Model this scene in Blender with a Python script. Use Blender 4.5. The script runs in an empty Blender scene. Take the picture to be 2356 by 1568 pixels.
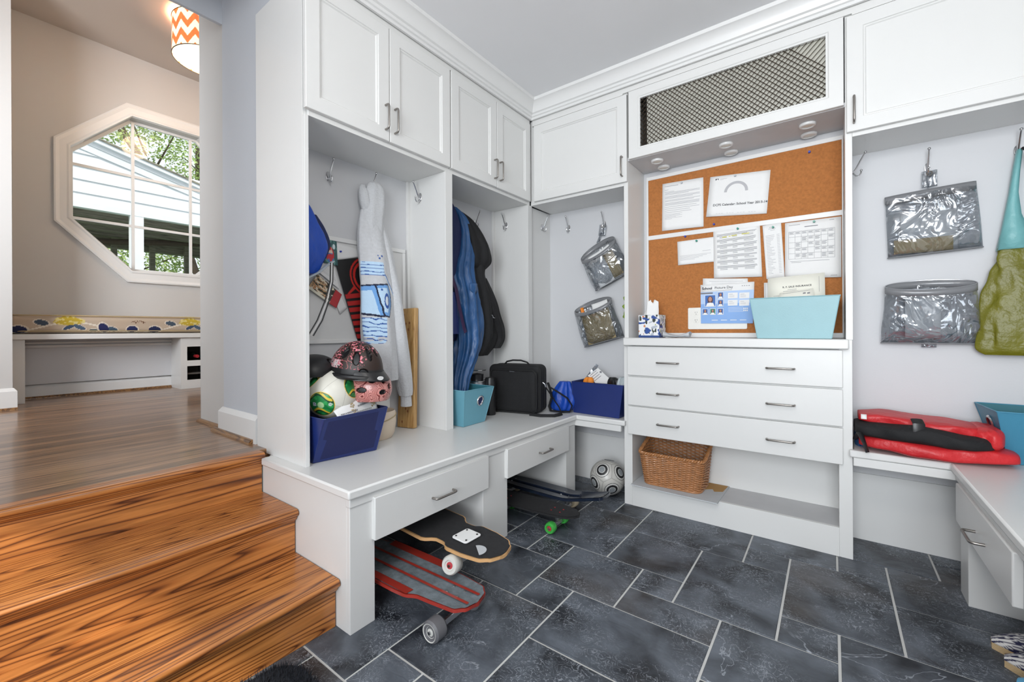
import bpy, bmesh, math, random
from mathutils import Vector, Matrix, noise as mnoise
C = bpy.context.scene
COL = bpy.context.scene.collection
PI = math.pi
random.seed(7)

# ---------------------------------------------------------------- camera
cd = bpy.data.cameras.new('camera'); cam = bpy.data.objects.new('camera', cd); COL.objects.link(cam)
cd.sensor_width = 36.0; cd.lens = 982.07 / 2356 * 36; cd.shift_y = -24.17 / 2356
cd.clip_start = 0.02; cd.clip_end = 200
cam.matrix_world = (Matrix.Translation((0, 0, 1.05)) @ Matrix.Rotation(math.radians(36.78), 4, 'Z')
                    @ Matrix.Rotation(PI / 2, 4, 'X') @ Matrix.Rotation(math.radians(-0.267), 4, 'Z'))
C.camera = cam
# ---------------------------------------------------------------- world, exposure
C.view_settings.view_transform = 'Standard'; C.view_settings.look = 'None'
C.view_settings.exposure = 0.06; C.view_settings.gamma = 1.0; C.view_settings.use_curve_mapping = False
w = bpy.data.worlds.new('world'); C.world = w; w.use_nodes = True
bg = w.node_tree.nodes['Background']; bg.inputs[0].default_value = (0.86, 0.93, 1.0, 1); bg.inputs[1].default_value = 1.15
def light(name, kind, loc, rot, power, color, size=1.0, size_y=None, spread=None):
    l = bpy.data.lights.new(name, kind); l.energy = power; l.color = color
    if kind == 'AREA':
        l.size = size
        if size_y: l.shape = 'RECTANGLE'; l.size_y = size_y
        if spread: l.spread = spread
    elif kind == 'SUN': l.angle = size
    else: l.shadow_soft_size = size
    o = bpy.data.objects.new(name, l); COL.objects.link(o); o.location = loc; o.rotation_euler = rot
    return o
R = math.radians
light('sun', 'SUN', (-6, 0, 6), (R(38), R(38), 0), 3.2, (1, .97, .9), .02)
light('rear_fill_area', 'AREA', (.2, -1.9, 1.7), (R(90), 0, R(-2)), 60, (.92, .96, 1.0), 1.6, 2.0, R(125))  # added fill light behind the camera; the rear is open, no glazing there
light('ceiling_light_room', 'POINT', (-.25, .45, 2.15), (0, 0, 0), 18, (1.0, .955, .90), .16)
light('hall_fill_area', 'AREA', (-2.95, -1.3, 2.3), (R(84), 0, R(50)), 52, (.93, .96, 1.0), 1.2, 1.6, R(115))  # added fill light to brighten the hall; no window stands here

# ---------------------------------------------------------------- materials
def mat(name, col=(.8, .8, .8), rough=.5, metal=0.0, noise=None, bump=None, spec=None, coat=0, trans=0, sheen=0, emit=None, emit_s=0, alpha=None, ior=None):
    """noise=(scale, amount, [stretch]); bump=(scale, strength, [stretch])"""
    m = bpy.data.materials.new(name); m.use_nodes = True; nt = m.node_tree; N = nt.nodes; L = nt.links
    b = N['Principled BSDF']
    b.inputs['Base Color'].default_value = (*col, 1); b.inputs['Roughness'].default_value = rough
    b.inputs['Metallic'].default_value = metal
    if spec is not None: b.inputs['Specular IOR Level'].default_value = spec
    if coat: b.inputs['Coat Weight'].default_value = coat; b.inputs['Coat Roughness'].default_value = .08
    if trans: b.inputs['Transmission Weight'].default_value = trans
    if sheen: b.inputs['Sheen Weight'].default_value = sheen
    if ior: b.inputs['IOR'].default_value = ior
    if alpha is not None: b.inputs['Alpha'].default_value = alpha
    if emit: b.inputs['Emission Color'].default_value = (*emit, 1); b.inputs['Emission Strength'].default_value = emit_s
    if noise is None: noise = (9, .04)
    tc = N.new('ShaderNodeTexCoord')
    def nz(sc, st):
        mp = N.new('ShaderNodeMapping'); mp.inputs['Scale'].default_value = st or (1, 1, 1)
        L.new(tc.outputs['Object'], mp.inputs[0]); n = N.new('ShaderNodeTexNoise'); n.inputs['Scale'].default_value = sc
        n.inputs['Detail'].default_value = 4; L.new(mp.outputs[0], n.inputs['Vector']); return n
    if noise:
        n = nz(noise[0], noise[2] if len(noise) > 2 else None)
        mx = N.new('ShaderNodeMixRGB'); mx.inputs[1].default_value = tuple(max(0, c * (1 - noise[1] * 2)) for c in col) + (1,)
        mx.inputs[2].default_value = tuple(min(1, c * (1 + noise[1] * 2)) for c in col) + (1,)
        L.new(n.outputs[0], mx.inputs[0]); L.new(mx.outputs[0], b.inputs['Base Color'])
    if bump:
        n = nz(bump[0], bump[2] if len(bump) > 2 else None); bp = N.new('ShaderNodeBump')
        bp.inputs['Strength'].default_value = bump[1]; bp.inputs['Distance'].default_value = .01
        L.new(n.outputs[0], bp.inputs['Height']); L.new(bp.outputs[0], b.inputs['Normal'])
    return m
def attr_mat(name, rough=.5, bump=None, coat=0, sheen=0, emit=0):
    m = mat(name, (.8, .8, .8), rough, noise=False, bump=bump, coat=coat, sheen=sheen)
    N = m.node_tree.nodes; a = N.new('ShaderNodeVertexColor'); a.layer_name = 'Col'
    m.node_tree.links.new(a.outputs[0], N['Principled BSDF'].inputs['Base Color'])
    if emit:
        m.node_tree.links.new(a.outputs[0], N['Principled BSDF'].inputs['Emission Color'])
        N['Principled BSDF'].inputs['Emission Strength'].default_value = emit
    return m
def wood(name, cols, stretch, lines=9, rough=.35, coat=.3, seed=0.0, board=None, contrast=.5):
    """contour-line grain: fract(noise*lines) through a ramp; board=(axis,width) gives each strip its own tone"""
    m = bpy.data.materials.new(name); m.use_nodes = True; nt = m.node_tree; N = nt.nodes; L = nt.links
    b = N['Principled BSDF']; b.inputs['Roughness'].default_value = rough
    b.inputs['Coat Weight'].default_value = coat; b.inputs['Coat Roughness'].default_value = .12
    tc = N.new('ShaderNodeTexCoord'); mp = N.new('ShaderNodeMapping'); mp.inputs['Scale'].default_value = stretch
    mp.inputs['Location'].default_value = (seed, seed * .7, seed * 1.3); L.new(tc.outputs['Object'], mp.inputs[0])
    vec = mp.outputs[0]
    tone = None
    if board:
        sx = N.new('ShaderNodeSeparateXYZ'); L.new(tc.outputs['Object'], sx.inputs[0])
        d = N.new('ShaderNodeMath'); d.operation = 'DIVIDE'; L.new(sx.outputs[board[0]], d.inputs[0]); d.inputs[1].default_value = board[1]
        f = N.new('ShaderNodeMath'); f.operation = 'FLOOR'; L.new(d.outputs[0], f.inputs[0])
        wn = N.new('ShaderNodeTexWhiteNoise'); wn.noise_dimensions = '1D'; L.new(f.outputs[0], wn.inputs['W']); tone = wn
        ad = N.new('ShaderNodeVectorMath'); ad.operation = 'MULTIPLY_ADD'; L.new(wn.outputs['Color'], ad.inputs[0])
        ad.inputs[1].default_value = (17, 17, 17); L.new(vec, ad.inputs[2]); vec = ad.outputs[0]
    n = N.new('ShaderNodeTexNoise'); n.inputs['Scale'].default_value = 1; n.inputs['Detail'].default_value = 1.2
    n.inputs['Distortion'].default_value = .25; L.new(vec, n.inputs['Vector'])
    mu = N.new('ShaderNodeMath'); mu.operation = 'MULTIPLY'; mu.inputs[1].default_value = lines; L.new(n.outputs[0], mu.inputs[0])
    fr = N.new('ShaderNodeMath'); fr.operation = 'FRACT'; L.new(mu.outputs[0], fr.inputs[0])
    r = N.new('ShaderNodeValToRGB'); e = r.color_ramp.elements
    e[0].position = 0; e[0].color = (*cols[2], 1); e[1].position = 1; e[1].color = (*cols[2], 1)
    for p, c in ((.10, cols[1]), (.26, cols[0]), (.62, cols[0]), (.80, cols[1])):
        x = e.new(p); x.color = (*c, 1)
    L.new(fr.outputs[0], r.inputs[0])
    fine = N.new('ShaderNodeTexNoise'); fine.inputs['Scale'].default_value = 9; fine.inputs['Detail'].default_value = 3; L.new(vec, fine.inputs['Vector'])
    mx = N.new('ShaderNodeMixRGB'); mx.blend_type = 'MULTIPLY'; mx.inputs[0].default_value = contrast
    rr = N.new('ShaderNodeValToRGB'); rr.color_ramp.elements[0].position = .38; rr.color_ramp.elements[0].color = (.45, .4, .36, 1); rr.color_ramp.elements[1].position = .6
    L.new(fine.outputs[0], rr.inputs[0]); L.new(r.outputs[0], mx.inputs[1]); L.new(rr.outputs[0], mx.inputs[2])
    out = mx.outputs[0]
    if tone:
        t = N.new('ShaderNodeMapRange'); t.inputs['To Min'].default_value = .62; t.inputs['To Max'].default_value = 1.3
        L.new(tone.outputs['Value'], t.inputs[0]); m2 = N.new('ShaderNodeVectorMath'); m2.operation = 'SCALE'
        L.new(out, m2.inputs[0]); L.new(t.outputs[0], m2.inputs['Scale']); out = m2.outputs[0]
    L.new(out, b.inputs['Base Color'])
    bp = N.new('ShaderNodeBump'); bp.inputs['Strength'].default_value = .15; bp.inputs['Distance'].default_value = .004
    L.new(fine.outputs[0], bp.inputs['Height']); L.new(bp.outputs[0], b.inputs['Normal'])
    return m
M = {}
M['white'] = mat('painted_cabinet_white', (.72, .72, .705), .32, noise=(3, .012), bump=(40, .03))
M['trim'] = mat('painted_trim_white', (.75, .75, .74), .35, noise=(3, .01))
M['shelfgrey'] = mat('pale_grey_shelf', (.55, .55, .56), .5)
M['wall'] = mat('grey_wall_paint', (.54, .565, .605), .7, noise=(2, .02), bump=(120, .05))
M['wallin'] = mat('niche_wall_paint', (.61, .615, .63), .6, noise=(2, .015), bump=(120, .04))
M['wallnext'] = mat('hall_wall_paint', (.56, .55, .535), .75, noise=(2, .02))
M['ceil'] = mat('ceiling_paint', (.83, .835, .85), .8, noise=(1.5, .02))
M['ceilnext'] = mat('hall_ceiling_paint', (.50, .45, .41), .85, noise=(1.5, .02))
M['nickel'] = mat('brushed_nickel', (.30, .28, .26), .33, .9)
M['chrome'] = mat('chrome', (.62, .62, .63), .14, 1.0)
M['steel'] = mat('satin_steel', (.55, .56, .58), .3, .9)
M['black'] = mat('black_plastic', (.012, .012, .013), .35)
M['blackcloth'] = mat('black_fabric', (.008, .008, .009), .8, bump=(300, .2), noise=(20, .1))
M['navy'] = mat('navy_vinyl', (.013, .028, .15), .34, bump=(200, .05))
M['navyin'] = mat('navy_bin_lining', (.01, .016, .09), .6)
M['teal'] = mat('teal_vinyl', (.14, .36, .45), .42, bump=(220, .06))
M['teallight'] = mat('light_teal_vinyl', (.27, .47, .51), .42, bump=(220, .06))
M['tealdeep'] = mat('deep_teal_vinyl', (.05, .24, .37), .42, bump=(220, .06))
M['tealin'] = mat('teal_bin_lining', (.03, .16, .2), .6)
M['paper'] = mat('paper_white', (.82, .82, .81), .75, noise=(30, .01))
M['cream'] = mat('paper_cream', (.80, .79, .70), .75, noise=(30, .01))
M['ink'] = mat('grey_ink', (.22, .22, .24), .8)
M['inklight'] = mat('pale_grey_ink', (.48, .48, .5), .8)
M['inkdark'] = mat('dark_ink', (.03, .03, .04), .8)
M['yellow'] = mat('highlighter_yellow', (.62, .58, .12), .7)
M['oak'] = wood('stair_oak_along_y', [(.55, .215, .055), (.42, .145, .034), (.085, .023, .008)], (10, .55, 10), 22, .34, .3, 3.1, contrast=.55)
M['hallfloor'] = wood('hall_oak_strip_floor', [(.37, .205, .10), (.28, .14, .062), (.125, .058, .025)], (20, .8, 20), 6, .3, .45, 1.7, board=(0, .057), contrast=.7)
M['moulding'] = wood('oak_quarter_round', [(.30, .15, .05), (.2, .09, .03), (.09, .04, .015)], (3, 30, 30), 5, .35, .3, 5.0)
M['plank'] = wood('bamboo_plank', [(.56, .34, .13), (.50, .29, .10), (.38, .20, .065)], (45, 45, .5), 4, .4, .2, 2.2, contrast=.3)
M['outwood'] = wood('porch_timber', [(.34, .33, .25), (.26, .25, .19), (.16, .155, .12)], (20, 1.0, 20), 5, .7, 0, 2.2)
M['mattress'] = M['paper']
M['rubber'] = mat('black_rubber', (.01, .01, .01), .7)
M['grip'] = mat('black_grip_tape', (.022, .022, .024), .92, bump=(900, .5), noise=(60, .2))
M['ply'] = mat('maple_ply_edge', (.62, .36, .16), .5, noise=(60, .12, (1, 1, 14)))
M['reddeck'] = mat('red_lacquer_deck', (.34, .03, .02), .35, noise=(8, .18), coat=.3)
M['greydeck'] = mat('worn_grey_grip', (.16, .19, .21), .85, noise=(40, .35, (1, 1, 1)), bump=(500, .4))
M['marble'] = mat('blue_black_plastic', (.012, .018, .035), .22, noise=(6, .3), coat=.4)
M['whitewheel'] = mat('milky_urethane', (.62, .62, .58), .35)
M['greywheel'] = mat('grey_urethane', (.14, .14, .15), .45)
M['bluewheel'] = mat('blue_urethane', (.05, .30, .45), .35)
M['greenwheel'] = mat('green_urethane', (.06, .42, .07), .25, coat=.3)
M['creamwheel'] = mat('cream_urethane', (.66, .55, .38), .45)
M['lime'] = mat('lime_bushing', (.45, .75, .05), .4)
M['bearing'] = mat('red_bearing_shield', (.45, .04, .05), .4)
M['shag'] = mat('black_shag_pile', (.012, .014, .02), .95)
M['board'] = mat('whiteboard_face', (.68, .68, .67), .4)
M['bluecloth'] = mat('royal_blue_nylon', (.006, .06, .40), .45, bump=(26, .8, (1, 1, .6)), noise=(12, .15))
M['parka'] = mat('blue_parka_nylon', (.022, .09, .24), .38, bump=(24, 1.0, (1, 1, .45)), noise=(9, .3))
M['navycloth'] = mat('navy_fabric', (.006, .014, .075), .7, bump=(40, .6, (1, 1, .5)))
M['purple'] = mat('dark_purple_webbing', (.035, .012, .06), .7)
M['heather'] = mat('heather_grey_fleece', (.56, .57, .585), .95, noise=(70, .07, (1, 1, 3)), bump=(90, .35), sheen=.2)
M['strapgrey'] = mat('grey_webbing', (.45, .5, .52), .7)
M['creamplastic'] = mat('cream_plastic', (.72, .60, .47), .45)
M['redcloth'] = mat('red_nylon', (.56, .02, .025), .45, bump=(22, .8), noise=(6, .14))
M['olive'] = mat('olive_nylon', (.145, .14, .006), .4, bump=(22, .8), noise=(5, .16))
M['aqua'] = mat('aqua_nylon', (.17, .42, .43), .42, bump=(30, .4), noise=(6, .08))
M['slipper'] = mat('sky_blue_foam', (.10, .38, .62), .4)
M['siding'] = mat('white_clapboard', (.80, .84, .86), .6)
M['leaf'] = mat('light_green_leaf', (.42, .56, .20), .6, noise=(1.5, .35))  # plain light green foliage colour
M['leafdark'] = mat('dark_green_foliage', (.06, .13, .03), .7, noise=(1.5, .35))  # plain dark green, used for the lawn
M['bark'] = mat('bark', (.10, .075, .055), .9, bump=(20, .6))
M['bronze'] = mat('bronze_wire', (.06, .042, .026), .45, .6)
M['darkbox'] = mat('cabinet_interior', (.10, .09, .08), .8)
M['casing'] = mat('off_white_casing', (.50, .49, .43), .35)
M['plantgreen'] = mat('lime_green_leaf', (.24, .36, .05), .5, noise=(30, .2))
M['bottleglass'] = mat('dark_wine_glass', (.01, .02, .012), .08, coat=.5)
M['capsule'] = mat('red_foil_capsule', (.45, .03, .04), .3, .4)
M['wick'] = mat('wicker', (.42, .185, .07), .42, noise=(45, .28), coat=.25)
M['wickd'] = mat('wicker_stake', (.26, .10, .035), .55, noise=(45, .2))
M['card'] = mat('brown_cardboard', (.42, .24, .08), .8)
M['cardgrey'] = mat('grey_card', (.52, .54, .56), .7, noise=(12, .05))
M['plate'] = mat('outlet_plastic', (.80, .79, .74), .4)
M['bluepin'] = mat('blue_pin', (.03, .05, .40), .3)
M['greenpin'] = mat('green_pin', (.02, .25, .18), .3)
M['clearpin'] = mat('clear_pin', (.55, .58, .62), .25)
M['orange'] = mat('orange_paper', (.8, .25, .02), .6)
M['tan'] = mat('tan_kraft_paper', (.42, .33, .18), .7)
M['jute'] = mat('jute_rope', (.62, .45, .25), .9, bump=(300, .6))
M['puck'] = mat('puck_light_lens', (.75, .74, .68), .3)
M['frost'] = mat('glowing_diffuser', (.9, .85, .72), .5, emit=(1, .86, .62), emit_s=1.35)
M['vest'] = M['blackcloth']

def special():
    # cork
    m = M['cork'] = mat('cork', (.44, .165, .045), .9, noise=(90, .16), bump=(130, .55))
    # slate tile: blue-black with pale scratches
    m = M['slate'] = bpy.data.materials.new('slate_tile'); m.use_nodes = True; N = m.node_tree.nodes; L = m.node_tree.links
    b = N['Principled BSDF']; tc = N.new('ShaderNodeTexCoord'); a = N.new('ShaderNodeVertexColor'); a.layer_name = 'Col'
    off = N.new('ShaderNodeVectorMath'); off.operation = 'MULTIPLY_ADD'; off.inputs[1].default_value = (13, 29, 7)
    L.new(a.outputs[0], off.inputs[0]); L.new(tc.outputs['Object'], off.inputs[2])
    def nz(sc, det, dist=0, st=None):
        v = off.outputs[0]
        if st:
            mp = N.new('ShaderNodeMapping'); mp.inputs['Scale'].default_value = st; mp.inputs['Rotation'].default_value = (0, 0, .4); L.new(v, mp.inputs[0]); v = mp.outputs[0]
        n = N.new('ShaderNodeTexNoise'); n.inputs['Scale'].default_value = sc; n.inputs['Detail'].default_value = det
        n.inputs['Distortion'].default_value = dist; L.new(v, n.inputs['Vector']); return n
    base = N.new('ShaderNodeValToRGB'); e = base.color_ramp.elements
    e[0].position = .34; e[0].color = (.014, .017, .023, 1); e[1].position = .68; e[1].color = (.135, .155, .185, 1)
    L.new(nz(5.5, 8, .6).outputs[0], base.inputs[0])
    def veins(n, width, gain):
        s = N.new('ShaderNodeMath'); s.operation = 'SUBTRACT'; L.new(n.outputs[0], s.inputs[0]); s.inputs[1].default_value = .5
        ab = N.new('ShaderNodeMath'); ab.operation = 'ABSOLUTE'; L.new(s.outputs[0], ab.inputs[0])
        mr = N.new('ShaderNodeMapRange'); mr.inputs['From Min'].default_value = 0; mr.inputs['From Max'].default_value = width
        mr.inputs['To Min'].default_value = gain; mr.inputs['To Max'].default_value = 0; L.new(ab.outputs[0], mr.inputs[0]); return mr
    v1 = veins(nz(2.3, 5, 1.2), .0045, 1.0)
    v2 = veins(nz(26, 2.5, 2.6), .026, 1.0)
    gate = N.new('ShaderNodeMapRange'); gate.inputs['From Min'].default_value = .40; gate.inputs['From Max'].default_value = .62; L.new(nz(5, 2).outputs[0], gate.inputs[0])
    g = N.new('ShaderNodeMath'); g.operation = 'MULTIPLY'; L.new(v2.outputs[0], g.inputs[0]); L.new(gate.outputs[0], g.inputs[1])
    gate1 = N.new('ShaderNodeMapRange'); gate1.inputs['From Min'].default_value = .5; gate1.inputs['From Max'].default_value = .6; L.new(nz(1.7, 1).outputs[0], gate1.inputs[0])
    g1 = N.new('ShaderNodeMath'); g1.operation = 'MULTIPLY'; L.new(v1.outputs[0], g1.inputs[0]); L.new(gate1.outputs[0], g1.inputs[1])
    mx = N.new('ShaderNodeMath'); mx.operation = 'MAXIMUM'; L.new(g.outputs[0], mx.inputs[0]); L.new(g1.outputs[0], mx.inputs[1])
    cm = N.new('ShaderNodeMixRGB'); cm.inputs[2].default_value = (.34, .37, .41, 1); L.new(mx.outputs[0], cm.inputs[0]); L.new(base.outputs[0], cm.inputs[1])
    br = N.new('ShaderNodeMixRGB'); br.inputs[2].default_value = (.135, .095, .06, 1); gb = N.new('ShaderNodeMapRange'); gb.inputs['From Min'].default_value = .56; gb.inputs['From Max'].default_value = .74; gb.inputs['To Max'].default_value = .3
    L.new(nz(1.9, 4).outputs[0], gb.inputs[0]); L.new(gb.outputs[0], br.inputs[0]); L.new(cm.outputs[0], br.inputs[1]); L.new(br.outputs[0], b.inputs['Base Color'])
    b.inputs['Roughness'].default_value = .46
    bp = N.new('ShaderNodeBump'); bp.inputs['Strength'].default_value = .5; bp.inputs['Distance'].default_value = .006
    L.new(nz(16, 5, .6, (1, 2.2, 1)).outputs[0], bp.inputs['Height']); L.new(bp.outputs[0], b.inputs['Normal'])
    M['grout'] = mat('pale_grout', (.62, .62, .60), .9)
    # clear vinyl
    m = M['clear'] = bpy.data.materials.new('clear_crinkled_vinyl'); m.use_nodes = True; N = m.node_tree.nodes; L = m.node_tree.links
    N.remove(N['Principled BSDF']); out = N['Material Output']
    tr = N.new('ShaderNodeBsdfTransparent'); tr.inputs[0].default_value = (.72, .74, .76, 1)
    gl = N.new('ShaderNodeBsdfGlossy'); gl.inputs[0].default_value = (.95, .96, .98, 1); gl.inputs['Roughness'].default_value = .12
    tc = N.new('ShaderNodeTexCoord'); n = N.new('ShaderNodeTexNoise'); n.inputs['Scale'].default_value = 9; n.inputs['Detail'].default_value = 2; n.inputs['Distortion'].default_value = 1.5
    L.new(tc.outputs['Object'], n.inputs['Vector']); bp = N.new('ShaderNodeBump'); bp.inputs['Strength'].default_value = 1; bp.inputs['Distance'].default_value = .03
    L.new(n.outputs[0], bp.inputs['Height']); L.new(bp.outputs[0], gl.inputs['Normal'])
    lw = N.new('ShaderNodeLayerWeight'); lw.inputs[0].default_value = .35; L.new(bp.outputs[0], lw.inputs['Normal'])
    mr = N.new('ShaderNodeMapRange'); mr.inputs['To Min'].default_value = .14; mr.inputs['To Max'].default_value = .75; L.new(lw.outputs['Facing'], mr.inputs[0])
    ms = N.new('ShaderNodeMixShader'); L.new(mr.outputs[0], ms.inputs[0]); L.new(tr.outputs[0], ms.inputs[1]); L.new(gl.outputs[0], ms.inputs[2]); L.new(ms.outputs[0], out.inputs[0])
    M['band'] = mat('grey_vinyl_band', (.20, .205, .215), .25, coat=.4)
    # window glass: thin
    m = M['glass'] = bpy.data.materials.new('window_glass'); m.use_nodes = True; N = m.node_tree.nodes; L = m.node_tree.links
    N.remove(N['Principled BSDF']); out = N['Material Output']
    tr = N.new('ShaderNodeBsdfTransparent'); gl = N.new('ShaderNodeBsdfGlossy'); gl.inputs['Roughness'].default_value = .02
    fr = N.new('ShaderNodeFresnel'); fr.inputs[0].default_value = 1.4
    ms = N.new('ShaderNodeMixShader'); L.new(fr.outputs[0], ms.inputs[0]); L.new(tr.outputs[0], ms.inputs[1]); L.new(gl.outputs[0], ms.inputs[2]); L.new(ms.outputs[0], out.inputs[0])
special()

# ---------------------------------------------------------------- mesh helpers
def V(*a): return Vector(a)
def BM(): return bmesh.new()
def box(bm, x0, x1, y0, y1, z0, z1, mi=0):
    v = [bm.verts.new((x, y, z)) for x in (x0, x1) for y in (y0, y1) for z in (z0, z1)]
    for f in ((0, 1, 3, 2), (4, 6, 7, 5), (0, 4, 5, 1), (2, 3, 7, 6), (0, 2, 6, 4), (1, 5, 7, 3)):
        q = bm.faces.new([v[i] for i in f]); q.material_index = mi
    return bm
def hexa(bm, b, t, mi=0):
    """b,t: four corners of the bottom and the top, same order"""
    vb = [bm.verts.new(p) for p in b]; vt = [bm.verts.new(p) for p in t]
    bm.faces.new(vb[::-1]).material_index = mi; bm.faces.new(vt).material_index = mi
    for i in range(4): bm.faces.new((vb[i], vb[(i + 1) % 4], vt[(i + 1) % 4], vt[i])).material_index = mi
    return bm
def loft(bm, rings, cap=True, closed=True, mi=0, capstart=None):
    rs = [[bm.verts.new(p) for p in r] for r in rings]; n = len(rs[0])
    for a, b in zip(rs, rs[1:]):
        for i in range(n if closed else n - 1):
            j = (i + 1) % n
            bm.faces.new((a[i], a[j], b[j], b[i])).material_index = mi
    if cap:
        if capstart is not False: bm.faces.new(rs[0][::-1]).material_index = mi
        bm.faces.new(rs[-1]).material_index = mi
    return rs
def tube(bm, pts, r, n=8, closed=False, mi=0, flat=1.0):
    pts = [Vector(p) for p in pts]; m = len(pts); rings = []
    rad = r if isinstance(r, (list, tuple)) else [r] * m
    up = None
    for i, p in enumerate(pts):
        a = pts[(i - 1) % m] if closed or i > 0 else p; b = pts[(i + 1) % m] if closed or i < m - 1 else p
        t = (b - a).normalized()
        if up is None:
            up = Vector((0, 0, 1)) if abs(t.z) < .9 else Vector((1, 0, 0))
        s = t.cross(up)
        if s.length < 1e-5: s = t.cross(Vector((1, 0, 0)))
        s.normalize(); up = s.cross(t).normalized()
        rings.append([p + (s * math.cos(k * 2 * PI / n) + up * math.sin(k * 2 * PI / n) * flat) * rad[i] for k in range(n)])
    if closed:
        rings.append(rings[0]); vs = [[bm.verts.new(q) for q in rr] for rr in rings[:-1]]
        for i in range(m):
            a, b = vs[i], vs[(i + 1) % m]
            for k in range(n): bm.faces.new((a[k], a[(k + 1) % n], b[(k + 1) % n], b[k])).material_index = mi
    else: loft(bm, rings, mi=mi)
    return bm
def arc(c, r, a0, a1, n, u, v):
    return [Vector(c) + Vector(u) * (r * math.cos(a0 + (a1 - a0) * i / n)) + Vector(v) * (r * math.sin(a0 + (a1 - a0) * i / n)) for i in range(n + 1)]
def lathe(bm, prof, n=24, axis='Z', c=(0, 0, 0), mi=0, cap=True):
    rings = []
    for r, h in prof:
        ring = []
        for k in range(n):
            a = 2 * PI * k / n; x, y = r * math.cos(a), r * math.sin(a)
            p = {'Z': (x, y, h), 'X': (h, x, y), 'Y': (y, h, x)}[axis]
            ring.append(Vector(p) + Vector(c))
        rings.append(ring)
    loft(bm, rings, cap=cap, mi=mi); return bm
def ball(bm, c, r, nu=16, nv=10, sc=(1, 1, 1)):
    rings = []
    for j in range(1, nv):
        th = PI * j / nv
        rings.append([Vector(c) + Vector((sc[0] * r * math.sin(th) * math.cos(2 * PI * k / nu), sc[1] * r * math.sin(th) * math.sin(2 * PI * k / nu), -sc[2] * r * math.cos(th))) for k in range(nu)])
    rs = loft(bm, rings, cap=False)
    a = bm.verts.new(Vector(c) - Vector((0, 0, sc[2] * r))); b = bm.verts.new(Vector(c) + Vector((0, 0, sc[2] * r)))
    for k in range(nu):
        bm.faces.new((rs[0][(k + 1) % nu], rs[0][k], a)); bm.faces.new((rs[-1][k], rs[-1][(k + 1) % nu], b))
    return bm
def grid(bm, f, nu, nv, mi=0):
    vs = [[bm.verts.new(f(i / nu, j / nv)) for i in range(nu + 1)] for j in range(nv + 1)]
    for j in range(nv):
        for i in range(nu): bm.faces.new((vs[j][i], vs[j][i + 1], vs[j + 1][i + 1], vs[j + 1][i])).material_index = mi
    return vs
def prism(bm, poly, f0, f1, mi=0):
    a = [bm.verts.new(f0(p)) for p in poly]; b = [bm.verts.new(f1(p)) for p in poly]
    bm.faces.new(a[::-1]).material_index = mi; bm.faces.new(b).material_index = mi
    for i in range(len(poly)): bm.faces.new((a[i], a[(i + 1) % len(poly)], b[(i + 1) % len(poly)], b[i])).material_index = mi
def rr(x0, x1, y0, y1, r, n=5):
    p = []
    for cx, cy, a in ((x1 - r, y1 - r, 0), (x0 + r, y1 - r, 90), (x0 + r, y0 + r, 180), (x1 - r, y0 + r, 270)):
        for i in range(n + 1):
            t = R(a + 90 * i / n); p.append((cx + r * math.cos(t), cy + r * math.sin(t)))
    return p
def colour(bm, f):
    lay = bm.verts.layers.float_color.new('Col')
    for v in bm.verts:
        c = f(v.co); v[lay] = (c[0], c[1], c[2], 1)
def link(name, bm, mats, smooth=True, bevel=0, solid=0, sub=0, recalc=True, angle=40):
    if recalc: bmesh.ops.recalc_face_normals(bm, faces=bm.faces)
    me = bpy.data.meshes.new(name); bm.to_mesh(me); bm.free()
    for m in (mats if isinstance(mats, (list, tuple)) else [mats]): me.materials.append(M[m] if isinstance(m, str) else m)
    if smooth:
        me.polygons.foreach_set('use_smooth', [True] * len(me.polygons))
        try: me.set_sharp_from_angle(angle=R(angle))
        except Exception: pass
    o = bpy.data.objects.new(name, me); COL.objects.link(o)
    if solid:
        s = o.modifiers.new('Solid', 'SOLIDIFY'); s.thickness = solid; s.offset = 0
    if bevel:
        b = o.modifiers.new('Bevel', 'BEVEL'); b.width = bevel; b.segments = 2; b.limit_method = 'ANGLE'; b.angle_limit = R(35); b.harden_normals = False
    if sub:
        s = o.modifiers.new('Sub', 'SUBSURF'); s.levels = sub; s.render_levels = sub
    return o
class Thing:
    def __init__(s, name, label, cat, loc=(0, 0, 0), mtx=None, group=None, kind=None):
        s.o = bpy.data.objects.new(name, None); COL.objects.link(s.o); s.o.empty_display_size = .05
        s.m = mtx.copy() if mtx is not None else Matrix.Translation(loc)
        s.o.matrix_world = s.m
        s.o['label'] = label
        if cat: s.o['category'] = cat
        if group: s.o['group'] = group
        if kind: s.o['kind'] = kind
        s.inv = s.m.inverted()
    def add(s, name, bm, mats, local=False, parent=None, label=None, **k):
        if not local: bmesh.ops.transform(bm, matrix=s.inv, verts=bm.verts)
        o = link(name, bm, mats, **k); o.parent = parent or s.o
        if label: o['label'] = label
        return o
def solo(name, bm, mats, label, cat, group=None, origin=None, kind=None, **k):
    if origin is None:
        xs = [v.co for v in bm.verts]
        origin = Vector(((min(p.x for p in xs) + max(p.x for p in xs)) / 2, (min(p.y for p in xs) + max(p.y for p in xs)) / 2, min(p.z for p in xs)))
    origin = Vector(origin)
    bmesh.ops.translate(bm, vec=-origin, verts=bm.verts)
    o = link(name, bm, mats, **k); o.location = origin; o['label'] = label
    if cat: o['category'] = cat
    if group: o['group'] = group
    if kind: o['kind'] = kind
    return o
def struct(name, bm, mats, label=None, **k):
    o = link(name, bm, mats, **k); o['kind'] = 'structure'
    if label: o['label'] = label
    return o
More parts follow.
